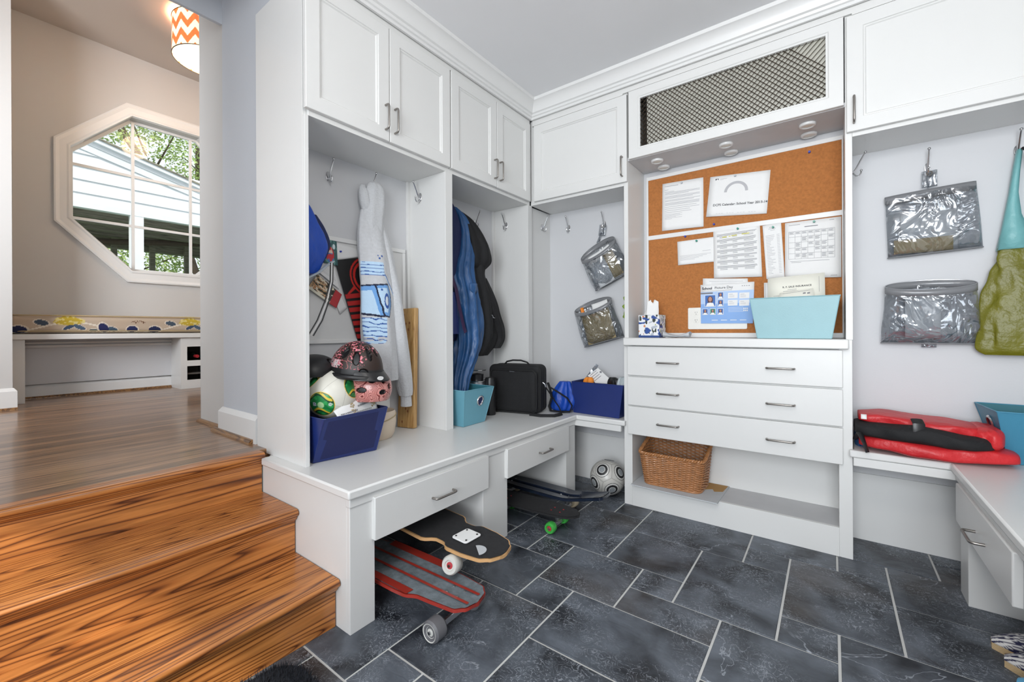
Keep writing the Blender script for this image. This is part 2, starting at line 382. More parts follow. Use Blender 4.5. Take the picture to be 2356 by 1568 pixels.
def dup(root, mtx, label=None, group=None):
    r = root.copy(); COL.objects.link(r); r.matrix_world = mtx
    if label: r['label'] = label
    if group: r['group'] = group
    for ch in root.children:
        c = ch.copy(); COL.objects.link(c); c.parent = r
        for g in ch.children:
            d = g.copy(); COL.objects.link(d); d.parent = c
    return r
def textmesh(s, size, mtx, bold=0.0):
    """the built-in font turned into a bmesh in the plane of mtx (x right, y up)"""
    cu = bpy.data.curves.new('t', 'FONT'); cu.body = s; cu.size = size; cu.extrude = .0001; cu.offset = bold; cu.resolution_u = 3
    o = bpy.data.objects.new('t', cu); COL.objects.link(o); dg = bpy.context.evaluated_depsgraph_get()
    me = bpy.data.meshes.new_from_object(o.evaluated_get(dg)); bpy.data.objects.remove(o); bpy.data.curves.remove(cu)
    bm = bmesh.new(); bm.from_mesh(me); bpy.data.meshes.remove(me); bmesh.ops.transform(bm, matrix=mtx, verts=bm.verts)
    return bm
def merge(bm, other):
    me = bpy.data.meshes.new('x'); other.to_mesh(me); other.free(); bm.from_mesh(me); bpy.data.meshes.remove(me); return bm
def nz3(x, y, z): return mnoise.noise(Vector((x, y, z)))
# ================================================================ SETTING
TX, TY, X0T, Y0T = .171, .1605, -1.35, .724
known = [(3, 9, 6, 11), (3, 7, 5, 9), (1, 7, 3, 10), (1, 6, 2, 7), (2, 5, 4, 7), (4, 6, 5, 7), (0, 4, 2, 6), (2, 4, 3, 5), (3, 3, 6, 5), (4, 5, 6, 6),
         (5, 6, 7, 9), (6, 9, 7, 10), (6, 10, 8, 11), (7, 7, 9, 10), (7, 6, 8, 7), (8, 10, 9, 11), (6, 4, 8, 6), (8, 5, 10, 7), (9, 7, 12, 9), (9, 9, 12, 11),
         (8, 11, 10, 13), (10, 11, 12, 12), (10, 12, 12, 13), (1, 1, 3, 4), (-1, 0, 1, 3), (0, 3, 1, 4), (1, 0, 2, 1), (2, -1, 4, 1), (0, -2, 2, 0), (3, 1, 6, 3),
         (1, 10, 2, 12), (2, 10, 3, 12), (0, 6, 1, 8), (0, 8, 1, 10), (5, 11, 8, 13), (3, 11, 5, 13), (6, 2, 8, 4), (8, 3, 10, 5)]
def tiles():
    used = {}
    out = list(known)
    for t in known:
        for i in range(t[0], t[2]):
            for j in range(t[1], t[3]): used[i, j] = 1
    rnd = random.Random(3)
    for j in range(-17, 14):
        for i in range(-8, 15):
            if (i, j) in used: continue
            for w_, h_ in rnd.sample([(3, 2), (2, 2), (2, 3), (2, 1)], 4) + [(1, 1)]:
                cells = [(a, b) for a in range(i, i + w_) for b in range(j, j + h_)]
                if all(c not in used for c in cells):
                    for c in cells: used[c] = 1
                    out.append((i, j, i + w_, j + h_)); break
    return out
bm = BM(); rnd = random.Random(5); g = .0042
lay = bm.verts.layers.float_color.new('Col')
def cbox(x0, x1, y0, y1, z0, z1, c, mi, bev=0):
    n0 = len(bm.verts)
    b_ = [(x0, y0, z0), (x1, y0, z0), (x1, y1, z0), (x0, y1, z0)]
    m_ = [(x0, y0, z1 - bev), (x1, y0, z1 - bev), (x1, y1, z1 - bev), (x0, y1, z1 - bev)]
    t_ = [(x0 + bev, y0 + bev, z1), (x1 - bev, y0 + bev, z1), (x1 - bev, y1 - bev, z1), (x0 + bev, y1 - bev, z1)]
    loft(bm, [b_, m_, t_] if bev else [b_, t_], mi=mi)
    bm.verts.ensure_lookup_table()
    for v in bm.verts[n0:]: v[lay] = c
cbox(-2.62, 1.25, -2.2, 2.95, -.08, -.004, (.5, .5, .5, 1), 1)
for (i0, j0, i1, j1) in tiles():
    cbox(X0T + i0 * TX + g, X0T + i1 * TX - g, Y0T + j0 * TY + g, Y0T + j1 * TY - g, -.006, 0, (rnd.random(), rnd.random(), rnd.random(), 1), 0, .0015)
struct('floor', bm, ['slate', 'grout'], 'black slate tile floor in mixed rectangles with pale grout', smooth=False)

struct('wall_back', box(BM(), -2.0, 1.08, 2.76, 2.9, 0, 2.61), 'wallin')
struct('wall_right', box(BM(), 1.08, 1.2, -2.0, 2.9, 0, 2.61), 'wallin')
bm = BM(); box(bm, -2.57, -2.0, .893, 2.9, 0, 3.6); struct('wall_left', bm, 'wall'); struct('wall_left_jamb', box(BM(), -2.96, -2.571, .91, 2.9, .0, 3.6), 'wallnext')
bm = BM(); box(bm, -2.59, -2.57, -1.2, .893, 2.672, 3.6); struct('wall_left_header', bm, 'wall')
bm = BM(); box(bm, -2.57, -2.0, -2.0, -1.2, 0, 3.6); struct('wall_entry', bm, 'wall')
bm = BM(); box(bm, -2.0, 1.2, -2.0, 2.9, 2.61, 2.66); box(bm, -2.02, -2.0, -1.2, .893, 2.61, 2.96); box(bm, -2.57, -2.0, -1.2, .893, 2.96, 3.0); struct('ceiling', bm, 'ceil')
# niche wall of the left lockers
struct('wall_left_niche', box(BM(), -2.0, -1.996, .888, 2.76, .505, 1.925), 'wallin')

# crown moulding
prof = [(0, 2.502), (.012, 2.502), (.013, 2.516), (.021, 2.520), (.024, 2.532), (.034, 2.537), (.040, 2.556), (.052, 2.575), (.068, 2.588), (.078, 2.592), (.080, 2.610), (0, 2.610)]
def crown(path):
    bm = BM(); loft(bm, [[f(d, z) for d, z in prof] for f in path]); return bm
XD, YD, XR = -1.665, 2.46, .77
struct('trim_1', crown([lambda d, z: V(XD + d, .872, z), lambda d, z: V(XD + d, YD - d, z)]), 'trim', 'white crown moulding along the left cabinets', angle=20)
struct('trim_2', crown([lambda d, z: V(XD + d, YD - d, z), lambda d, z: V(XR - d, YD - d, z)]), 'trim', 'white crown moulding along the back cabinets', angle=20)
struct('trim_3', crown([lambda d, z: V(XR - d, YD - d, z), lambda d, z: V(XR - d, -1.2, z)]), 'trim', angle=20)

# hall: landing floor, walls, ceiling
bm = BM(); box(bm, -5.08, -2.03, -1.5, 2.9, .45, .526); struct('floor_landing', bm, 'hallfloor', 'oak strip floor of the raised hall', smooth=False)
OCT_O = [(.552, 1.965), (1.004, 1.502), (1.60, 1.502), (2.05, 1.965), (2.05, 2.646), (1.60, 3.11), (1.004, 3.11), (.552, 2.646)]
def octs(k): # scaled about centre
    cy, cz = 1.301, 2.306; return [(cy + (y - cy) * k[0], cz + (z - cz) * k[1]) for y, z in OCT_O]
OCT_I = octs((.87, .865)); 
bm = BM()
def wallface(x):
    outer = [bm.verts.new((x, y, z)) for y, z in ((-.0, .526), (2.9, .526), (2.9, 3.56), (-.0, 3.56))]
    inner = [bm.verts.new((x, y, z)) for y, z in OCT_I]
    es = [bm.edges.new((a[i], a[(i + 1) % len(a)])) for a in (outer, inner) for i in range(len(a))]
    bmesh.ops.triangle_fill(bm, edges=es, use_beauty=True); return outer, inner
o1, i1 = wallface(-5.08); o2, i2 = wallface(-5.22)
for a, b in ((o1, o2), (i1, i2)):
    for k in range(len(a)): bm.faces.new((a[k], a[(k + 1) % len(a)], b[(k + 1) % len(a)], b[k]))
struct('wall_hall_window', bm, 'wallnext', smooth=False)
struct('wall_hall_pier', box(BM(), -5.22, -4.45, -1.5, .29, .526, 3.56), 'wallnext')
struct('wall_hall_right', box(BM(), -5.08, -2.96, 2.3, 2.9, .526, 3.56), 'wallnext')
struct('wall_hall_near', box(BM(), -5.22, -2.57, -1.62, -1.5, .526, 3.6), 'wallnext')
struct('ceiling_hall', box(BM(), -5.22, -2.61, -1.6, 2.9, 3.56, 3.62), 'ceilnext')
# baseboards
def baseboard(name, pts, z0=.526, h=.13, label=None):
    """pts: list of (front x,y,  wall x,y)"""
    bm = BM(); rings = []
    for fx, fy, wx, wy in pts:
        rings.append([V(wx, wy, z0), V(fx, fy, z0), V(fx, fy, z0 + h - .022), V(wx + (fx - wx) * .25, wy + (fy - wy) * .25, z0 + h), V(wx, wy, z0 + h)])
    loft(bm, rings); return struct(name, bm, 'trim', label, angle=20)
baseboard('baseboard_jamb', [(-2.145, .873, -2.145, .893), (-2.59, .873, -2.57, .893), (-2.59, .91, -2.57, .91)], label='white baseboard block at the foot of the doorway wall')
baseboard('baseboard_hall_pier', [(-4.43, -1.5, -4.45, -1.5), (-4.43, .31, -4.45, .29)], h=.15)
baseboard('baseboard_alcove', [(-5.06, .29, -5.08, .29), (-5.06, 2.3, -5.08, 2.3)], h=.11)
def quarter(name, a, b, out, r=.019, z0=.526):
    bm = BM(); o = Vector(out); a = Vector((*a, z0)); b = Vector((*b, z0))
    pr = [(0, 0), (r, 0), (r * .92, r * .38), (r * .7, r * .7), (r * .38, r * .92), (0, r)]
    loft(bm, [[p + o * d + V(0, 0, h) for d, h in pr] for p in (a, b)]); return struct(name, bm, 'moulding', angle=20)
quarter('trim_4', (-2.17, .873), (-2.64, .873), (0, -1, 0)); quarter('trim_5', (-2.64, .91), (-2.975, .91), (0, -1, 0))
quarter('trim_6', (-4.43, -1.5), (-4.43, .31), (1, 0, 0)); quarter('trim_7', (-5.06, .375), (-5.06, 1.317), (1, 0, 0))

# octagonal window
W = Thing('window_1', 'octagonal window with white trim and muntins above the hall bench', None, (-5.08, 1.3, 2.3), kind='structure')
bm = BM(); k = [(1, .0), (1, .022), (.985, .026), (.955, .016), (.90, .016), (.885, .022), (.872, .022), (.868, 0)]
rings = [[V(-5.08 + d, y, z) for y, z in octs((s_, s_))] for s_, d in k]
loft(bm, rings, cap=False); W.add('window_frame', bm, 'trim', angle=20)
bm = BM(); loft(bm, [[V(x, y, z) for y, z in octs((s_, s_))] for s_, x in ((.868, -5.08), (.868, -5.17), (.835, -5.165), (.835, -5.19), (.868, -5.21))], cap=False); W.add('sash', bm, 'trim', angle=20)
bm = BM()
for y in (1.067, 1.510): box(bm, -5.185, -5.165, y - .011, y + .011, 1.62, 2.99)
for z in (2.03, 2.49): box(bm, -5.183, -5.167, .66, 1.94, z - .011, z + .011)
W.add('muntin', bm, 'trim')
bm = BM(); bm.faces.new([bm.verts.new((-5.176, y, z)) for y, z in octs((.85, .85))]); W.add('glass_pane', bm, 'glass', recalc=False)

# ================================================================ STAIRS
S = Thing('staircase', 'oak staircase of three steps rising from the slate floor to the hall', 'stairs', (-1.7, -.2, 0))
ya, yb = -1.2, .838
def tread(x, z, depth, name='tread'):
    bm = BM(); r = .014; pr = [(x - depth, z - .028), (x - depth, z)] + [(x + r * (math.cos(a) - 1), z - r + r * math.sin(a)) for a in [PI / 2 - PI * i / 8 for i in range(9)]]
    yend = yb + (.022 if z < .5 else .03)
    loft(bm, [[V(px, y, pz) for px, pz in pr] for y in (ya, yb)]); return S.add(name, bm, 'oak', angle=30)
def riser(x, z0, z1):
    S.add('riser', box(BM(), x - .02, x, ya, yb, z0, z1), 'oak', bevel=.001)
    bm = BM(); pr = [(x, z1), (x, z1 - .02), (x + .006, z1 - .019), (x + .012, z1 - .013), (x + .017, z1 - .004), (x + .017, z1)]
    loft(bm, [[V(a, y, b) for a, b in pr] for y in (ya, yb)]); S.add('cove_moulding', bm, 'oak', angle=30)
tread(-1.385, .176, .325); tread(-1.675, .352, .325); tread(-1.962, .528, .068, 'landing_nosing')
riser(-1.417, 0, .148); riser(-1.705, .176, .324); riser(-1.994, .352, .500)

# ================================================================ CABINETRY
def panel_door(u0, u1, v0, v1, f, fw=.058, t=.02):
    bm = BM()
    def ring(d, w): return [f(u, v, w) for u, v in ((u0 + d, v0 + d), (u1 - d, v0 + d), (u1 - d, v1 - d), (u0 + d, v1 - d))]
    loft(bm, [ring(0, -t), ring(0, -.002), ring(.002, 0), ring(fw, 0), ring(fw + .003, -.006), ring(fw + .007, -.005), ring(fw + .012, -.011)]); return bm
def pull(a, b, out, r=.0048, h=.028):
    a, b, o = Vector(a), Vector(b), Vector(out); d = (b - a).normalized(); c = .011; L = []
    L += [a, a + o * (h - c)]; L += [a + o * (h - c) + d * c * (1 - math.cos(t)) + o * c * math.sin(t) for t in (PI / 6, PI / 3, PI / 2)]
    L += [b + o * (h - c) - d * c * (1 - math.cos(t)) + o * c * math.sin(t) for t in (PI / 2, PI / 3, PI / 6)]; L += [b + o * (h - c), b]
    return tube(BM(), L, r, 10)
fl = lambda u, v, w: V(XD + w, u, v)
fb = lambda u, v, w: V(u, YD - w, v)
ZB_, ZT_ = 1.943, 2.478
def upper_left(label, ya, yb, doors, handles):
    T = Thing('upper_cabinet', label, 'cabinet', (-1.84, (ya + yb) / 2, 1.92), group=None)
    bm = BM(); box(bm, -2.0, XD - .021, max(ya, .889), min(yb, 2.44) if False else yb, 1.922, 2.51); T.add('carcass', bm, 'white', bevel=.0015)
    T.add('frieze', box(BM(), XD - .0205, XD - .006, ya if ya > .88 else .889, min(yb, 2.452), 2.481, 2.509), 'white')
    for (u0, u1), hy in zip(doors, handles):
        d = T.add('door', panel_door(u0, u1, ZB_, ZT_, fl), 'white', bevel=.0008)
        T.add('handle', pull((XD, hy, 1.992), (XD, hy, 2.105), (1, 0, 0)), 'nickel', parent=d, label='brushed nickel bar pull')
upper_left('white two-door wall cabinet nearest the doorway, above the grey hoodie', .872, 1.677, [(.869, 1.270), (1.274, 1.672)], [1.247, 1.300])
upper_left('white two-door wall cabinet in the left run, above the blue and black coats', 1.677, 2.47, [(1.682, 2.078), (2.083, 2.452)], [2.054, 2.108])
def upper_back(label, xa, xb, u0, u1, hx):
    T = Thing('upper_cabinet', label, 'cabinet', ((xa + xb) / 2, 2.62, 1.92))
    T.add('carcass', box(BM(), xa, xb, YD + .021, 2.76, 1.922, 2.51), 'white', bevel=.0015)
    T.add('frieze', box(BM(), max(xa, -1.66), xb, YD + .006, YD + .0205, 2.466, 2.509), 'white')
    d = T.add('door', panel_door(u0, u1, 1.940, 2.462, fb), 'white', bevel=.0008)
    T.add('handle', pull((hx, YD, 1.975), (hx, YD, 2.09), (0, -1, 0)), 'nickel', parent=d, label='brushed nickel bar pull')
upper_back('white single-door wall cabinet in the corner, left of the wire grille', -1.685, -1.003, -1.645, -.977, -1.003)
upper_back('white single-door wall cabinet at the right end, above the teal tote bag', .080, .79, .060, .745, .086)
T = Thing('upper_cabinet', 'white wall cabinet on the right wall', 'cabinet', (.93, 1.2, 1.92))
T.add('carcass', box(BM(), .791, 1.079, .3, 2.759, 1.922, 2.51), 'white', bevel=.0015)
for u0, u1 in ((.32, .85), (.87, 1.4), (1.42, 1.94), (1.96, 2.44)): T.add('door', panel_door(u0, u1, ZB_, ZT_, lambda u, v, w: V(.77 - w, u, v)), 'white')

# left locker stiles and panels
T = Thing('locker_partition', 'tall white end panel of the lockers beside the doorway', 'panel', (-1.9, .88, .505))
T.add('panel', box(BM(), -2.12, -1.70, .872, .888, .505, 2.51), 'white', bevel=.001)
T.add('face_stile', box(BM(), -1.70, -1.685, .872, .890, .505, 1.922), 'white', bevel=.0015)
T = Thing('locker_partition', 'white partition between the hoodie niche and the coat niche', 'panel', (-1.85, 1.68, .505))
T.add('panel', box(BM(), -1.996, -1.70, 1.652, 1.702, .505, 1.922), 'white', bevel=.001)
T.add('face_stile', box(BM(), -1.70, -1.683, 1.650, 1.704, .505, 1.922), 'white', bevel=.0015)
T.add('corner_batten', box(BM(), -1.996, -1.978, 1.634, 1.652, .505, 1.922), 'white', bevel=.0015)
T = Thing('locker_partition', 'white corner partition between the coat niche and the clear organizer niche', 'panel', (-1.85, 2.6, .505))
T.add('panel', box(BM(), -1.996, -1.70, 2.442, 2.76, .505, 1.922), 'white', bevel=.001)
T.add('face_stile', box(BM(), -1.70, -1.683, 2.442, 2.492, .505, 1.922), 'white', bevel=.0015)
T.add('corner_batten', box(BM(), -1.996, -1.978, 2.424, 2.442, .505, 1.922), 'white', bevel=.0015)

# ---------------------------------------------------------------- bench, left and corner
def bull(x, z0, z1, sgn=1, r=.010):
    """rounded nose profile (x outward, z)"""
    return [(x - sgn * r, z1), (x - sgn * .004, z1 - .002), (x, z1 - .008), (x, z0 + .008), (x - sgn * .004, z0 + .002), (x - sgn * r, z0)]
bm = BM()
poly = [(-1.975, .826), (-1.312, .826), (-1.312, 2.446), (-.992, 2.446), (-.992, 2.479), (-1.005, 2.479), (-1.005, 2.76), (-1.996, 2.76), (-1.996, .868), (-1.975, .868)]
prism(bm, poly, lambda p: V(p[0], p[1], .473), lambda p: V(p[0], p[1], .505))
solo('bench', bm, 'white', 'white painted L-shaped bench top running under the left lockers into the corner', 'bench', bevel=.008, angle=35)
T = Thing('bench_cabinet', 'white open bench base with two drawers under the left lockers', 'cabinet', (-1.66, 1.65, 0))
T.add('side_panel', box(BM(), -1.996, -1.352, .842, .862, 0, .473), 'white', bevel=.001)
T.add('leg_panel', box(BM(), -1.352, -1.332, .842, .942, 0, .445), 'white', bevel=.0015)
T.add('leg_panel', box(BM(), -1.996, -1.332, 1.545, 1.735, 0, .445), 'white', bevel=.0015)
T.add('leg_panel', box(BM(), -1.996, -1.332, 2.34, 2.458, 0, .445), 'white', bevel=.0015)
bm = BM(); box(bm, -1.352, -1.326, .838, 2.458, .440, .473); T.add('apron_moulding', bm, 'white', bevel=.003)
bm = BM(); box(bm, -1.345, -1.018, 2.452, 2.475, .435, .473); T.add('apron_moulding', bm, 'white', bevel=.003)
T.add('back_panel', box(BM(), -1.996, -1.98, .862, 2.74, 0, .44), 'white')
for (u0, u1, z0, z1, h0, h1) in ((.930, 1.566, .297, .452, 1.205, 1.322), (1.713, 2.347, .300, .449, 2.005, 2.115)):
    d = T.add('drawer', hexa(BM(), [(-1.335, u0, z0), (-1.312, u0, z0), (-1.312, u1, z0), (-1.335, u1, z0)], [(-1.335, u0, z1), (-1.312, u0, z1), (-1.312, u1, z1), (-1.335, u1, z1)]), 'white', bevel=.003)
    T.add('handle', pull((-1.312, h0, .365), (-1.312, h1, .365), (1, 0, 0)), 'nickel', parent=d, label='brushed nickel bar pull')
struct('baseboard_back', box(BM(), -1.55, -1.007, 2.752, 2.76, 0, .32), 'trim')
struct('baseboard_right_niche', box(BM(), .077, 1.08, 2.752, 2.76, 0, .33), 'trim')

# ---------------------------------------------------------------- centre unit
T = Thing('drawer_cabinet', 'tall white message centre cabinet with three wide drawers and an open shelf', 'cabinet', (-.465, 2.62, 0))
T.add('side_panel', box(BM(), -1.003, -.977, 2.48, 2.76, 1.0, 2.066), 'white', bevel=.0015)
T.add('side_panel', box(BM(), .054, .080, 2.48, 2.76, 1.0, 2.066), 'white', bevel=.0015)
T.add('side_panel', box(BM(), -1.007, -.957, 2.48, 2.76, 0, 1.0), 'white', bevel=.0015)
T.add('side_panel', box(BM(), .027, .077, 2.48, 2.76, 0, 1.0), 'white', bevel=.0015)
T.add('kick_board', box(BM(), -.957, .027, 2.481, 2.499, 0, .133), 'white')
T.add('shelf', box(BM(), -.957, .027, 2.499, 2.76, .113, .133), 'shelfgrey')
T.add('back_panel', box(BM(), -.957, .027, 2.745, 2.76, .133, .42), 'white')
T.add('drawer_box', box(BM(), -.957, .027, 2.482, 2.745, .425, .955), 'white')
for z0, z1, hz in ((.781, .953, .862), (.604, .772, .687), (.430, .596, .510)):
    d = T.add('drawer', box(BM(), -.978, .042, 2.46, 2.48, z0, z1), 'white', bevel=.0025)
    T.add('handle', pull((-.798, 2.46, hz), (-.682, 2.46, hz), (0, -1, 0)), 'nickel', parent=d, label='brushed nickel bar pull')
    T.add('handle', pull((-.258, 2.46, hz - .003), (-.142, 2.46, hz - .003), (0, -1, 0)), 'nickel', parent=d, label='brushed nickel bar pull')
bm = BM(); prism(bm, [(-.996, 2.438), (.064, 2.438), (.064, 2.4795), (.054, 2.4795), (.054, 2.755), (-.977, 2.755), (-.977, 2.4795), (-.996, 2.4795)], lambda p: V(p[0], p[1], .958), lambda p: V(p[0], p[1], 1.003))
T.add('counter', bm, 'white', bevel=.008)
# grille cabinet
T = Thing('grille_cabinet', 'white wall cabinet with a diamond wire grille door over the cork board', 'cabinet', (-.46, 2.62, 2.07))
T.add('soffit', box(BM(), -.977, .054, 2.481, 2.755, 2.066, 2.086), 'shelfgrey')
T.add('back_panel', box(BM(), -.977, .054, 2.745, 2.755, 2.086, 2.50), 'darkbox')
bm = BM(); box(bm, -1.003, -.977, 2.48, 2.76, 2.066, 2.51); box(bm, .054, .080, 2.48, 2.76, 2.066, 2.51); T.add('cabinet_side', bm, 'white', bevel=.0015)
T.add('top_rail', box(BM(), -1.003, .080, 2.466, 2.4805, 2.474, 2.509), 'white')
bm = BM()
def rg(x0, x1, z0, z1, y): return [V(x, y, z) for x, z in ((x0, z0), (x1, z0), (x1, z1), (x0, z1))]
O = (-.965, .050, 2.068, 2.470); I = (-.896, -.016, 2.129, 2.413)
loft(bm, [rg(*I, 2.48), rg(*O, 2.48), rg(*O, 2.462), rg(O[0] + .002, O[1] - .002, O[2] + .002, O[3] - .002, 2.46), rg(I[0] - .012, I[1] + .012, I[2] - .012, I[3] + .012, 2.46), rg(I[0] - .008, I[1] + .008, I[2] - .008, I[3] + .008, 2.464), rg(*I, 2.465), rg(*I, 2.48)], cap=False)
bmesh.ops.remove_doubles(bm, verts=bm.verts, dist=1e-5)
d = T.add('door', bm, 'white', angle=25)
bm = BM(); st = .0262; x0, x1, z0, z1 = I; H_ = z1 - z0
def clip(a, s):  # line x = a + s*(z-z0)
    pts = []
    lo, hi = 0.0, H_
    for t in (x0, x1):
        pass
    za, zb = 0.0, H_
    if s > 0: za = max(za, x0 - a); zb = min(zb, x1 - a)
    else: za = max(za, a - x1); zb = min(zb, a - x0)
    return (za, zb) if zb - za > .004 else None
for k_ in range(-14, 40):
    for s_ in (1, -1):
        a = x0 + k_ * st if s_ > 0 else x0 + k_ * st
        c_ = clip(a, s_)
        if c_:
            yy = 2.4735 if s_ > 0 else 2.4755
            pts = [V(a + s_ * t, yy, z0 + t) for t in (c_[0], c_[1])]
            tube(bm, pts, .0016, 4)
T.add('wire_grille', bm, 'bronze', parent=d, label='bronze diamond wire grille')
bm = BM(); pr = rr(2.487, 2.735, 2.092, 2.495, .05, 6)
loft(bm, [[V(x, y, z) for y, z in pr] for x in (-.862, -.852, -.022, -.012)])
for x in (-.66, -.44, -.22): box(bm, x - .001, x + .001, 2.4855, 2.488, 2.14, 2.28)
box(bm, -.862, -.012, 2.4845, 2.488, 2.262, 2.266)
solo('appliance_casing', bm, 'casing', 'off-white rounded casing behind the diamond wire grille', 'appliance', bevel=.004)
for n_, (x, y) in enumerate([(-.832, 2.575), (-.832, 2.70), (-.458, 2.58), (-.455, 2.712), (-.09, 2.577), (-.089, 2.712)]):
    where = ['at the left end of the shelf underside', 'in the middle of the shelf underside', 'at the right end of the shelf underside'][n_ // 2] + [', nearer the room', ', nearer the cork board'][n_ % 2]
    T = Thing('puck_light', 'round white puck light ' + where, 'light', (x, y, 2.066), group='puck lights above the cork board')
    T.add('trim_ring', lathe(BM(), [(.024, 2.0655), (.036, 2.0655), (.036, 2.060), (.033, 2.055), (.026, 2.053), (.024, 2.058)], 28, c=(x, y, 0)), 'trim')
    T.add('lens', lathe(BM(), [(.024, 2.064), (.024, 2.0585), (.018, 2.0565), (.008, 2.0555), (.001, 2.0555)], 24, c=(x, y, 0)), 'puck')
# ---------------------------------------------------------------- right bench
bm = BM(); prism(bm, [(.077, 2.479), (.064, 2.479), (.064, 2.446), (.386, 2.446), (.386, -.3), (1.078, -.3), (1.078, 2.76), (.077, 2.76)], lambda p: V(p[0], p[1], .473), lambda p: V(p[0], p[1], .505))
solo('bench', bm, 'white', 'white painted bench top on the right, under the red life vest', 'bench', bevel=.008, angle=35)
T = Thing('bench_cabinet', 'white bench base on the right with one drawer above the striped shoes', 'cabinet', (.75, 1.9, 0))
T.add('apron_moulding', box(BM(), .078, .42, 2.452, 2.475, .435, .473), 'white', bevel=.003)
T.add('apron_moulding', box(BM(), .400, .420, -.3, 2.475, .440, .473), 'white', bevel=.003)
T.add('leg_panel', box(BM(), .412, 1.06, 2.322, 2.44, 0, .44), 'white', bevel=.0015)
T.add('leg_panel', box(BM(), .412, 1.06, 1.30, 1.45, 0, .44), 'white', bevel=.0015)
d = T.add('drawer', box(BM(), .392, .416, 1.745, 2.402, .290, .441), 'white', bevel=.004)
T.add('handle', pull((.392, 2.115, .355), (.392, 2.0, .355), (-1, 0, 0), h=.034), 'nickel', parent=d, label='brushed nickel bar pull')
# ================================================================ HALL BENCH, LAMP, CUSHION
T = Thing('window_bench', 'white built-in bench under the octagonal window with wine cubbies at its right end', 'bench', (-4.92, 1.3, .526))
T.add('seat_board', box(BM(), -5.078, -4.76, .292, 2.298, .998, 1.040), 'white', bevel=.004)
T.add('leg_panel', box(BM(), -5.078, -4.782, .292, .372, .526, .998), 'white', bevel=.0015)
T.add('back_panel', box(BM(), -5.058, -5.050, .372, 1.317, .64, .998), 'wallin')
bm = BM(); box(bm, -5.05, -5.035, .372, 1.317, .93, .95); box(bm, -5.05, -5.035, .372, 1.317, .96, .975); T.add('cleat', bm, 'white', bevel=.002)
bm = BM()
ys = [1.317, 1.366, 1.500, 1.56, 1.69, 1.75, 1.88, 2.298]; zs = [.526, .605, .733, .785, .914, .998]
for i in range(len(ys) - 1):
    for j in range(len(zs) - 1):
        if i in (1, 3, 5) and j in (1, 3): continue
        box(bm, -4.797, -4.782, ys[i], ys[i + 1], zs[j], zs[j + 1])
bmesh.ops.remove_doubles(bm, verts=bm.verts, dist=1e-5)
T.add('cubby_face', bm, 'white')
T.add('cubby_side', box(BM(), -5.058, -4.797, 1.317, 1.329, .526, .998), 'white')
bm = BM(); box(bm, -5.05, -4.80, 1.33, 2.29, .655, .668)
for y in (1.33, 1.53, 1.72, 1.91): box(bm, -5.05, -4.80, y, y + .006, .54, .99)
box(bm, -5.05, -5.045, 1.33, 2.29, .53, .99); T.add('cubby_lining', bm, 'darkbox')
def bottle(label, x, y, z):
    T = Thing('wine_bottle', label, 'bottle', (x, y, z), group=None)
    T.add('bottle_body', lathe(BM(), [(.001, -.11), (.037, -.11), (.037, .05), (.030, .08), (.0145, .10), (.0145, .13)], 20, 'X', (x - .03, y, z + .037)), 'bottleglass')
    T.add('foil_capsule', lathe(BM(), [(.0150, .10), (.0155, .165), (.013, .169), (.001, .169)], 20, 'X', (x - .03, y, z + .037)), 'capsule')
bottle('dark wine bottle with a red foil top lying in the upper bench cubby', -4.915, 1.445, .785)
# cushion
bm = BM(); L0, L1 = .298, 2.29
NU, NV = 640, 120
sec = [Vector(p) for p in rr(-.145, .145, -.070, .070, .045, 10)]; cum = [0]
for i in range(len(sec)): cum.append(cum[-1] + (sec[(i + 1) % len(sec)] - sec[i]).length)
prof_ = []
for j in range(NV):
    s_ = cum[-1] * j / NV; i = max(q for q in range(len(sec)) if cum[q] <= s_); prof_.append(sec[i].lerp(sec[(i + 1) % len(sec)], (s_ - cum[i]) / (cum[i + 1] - cum[i])))
rings = []
for i in range(NU + 1):
    u = i / NU; e_ = min(1, min(u, 1 - u) / .012 + .02) ** .4; puff = .010 * math.sin(PI * u) ** .4
    rings.append([V(-4.93 + p.x * (.9 + .1 * e_), L0 + (L1 - L0) * u, max(1.0405, 1.114 + p.y * (.7 + .3 * e_) + (puff * (1 - (p.x / .16) ** 2) if p.y > 0 else 0))) for p in prof_])
loft(bm, rings)
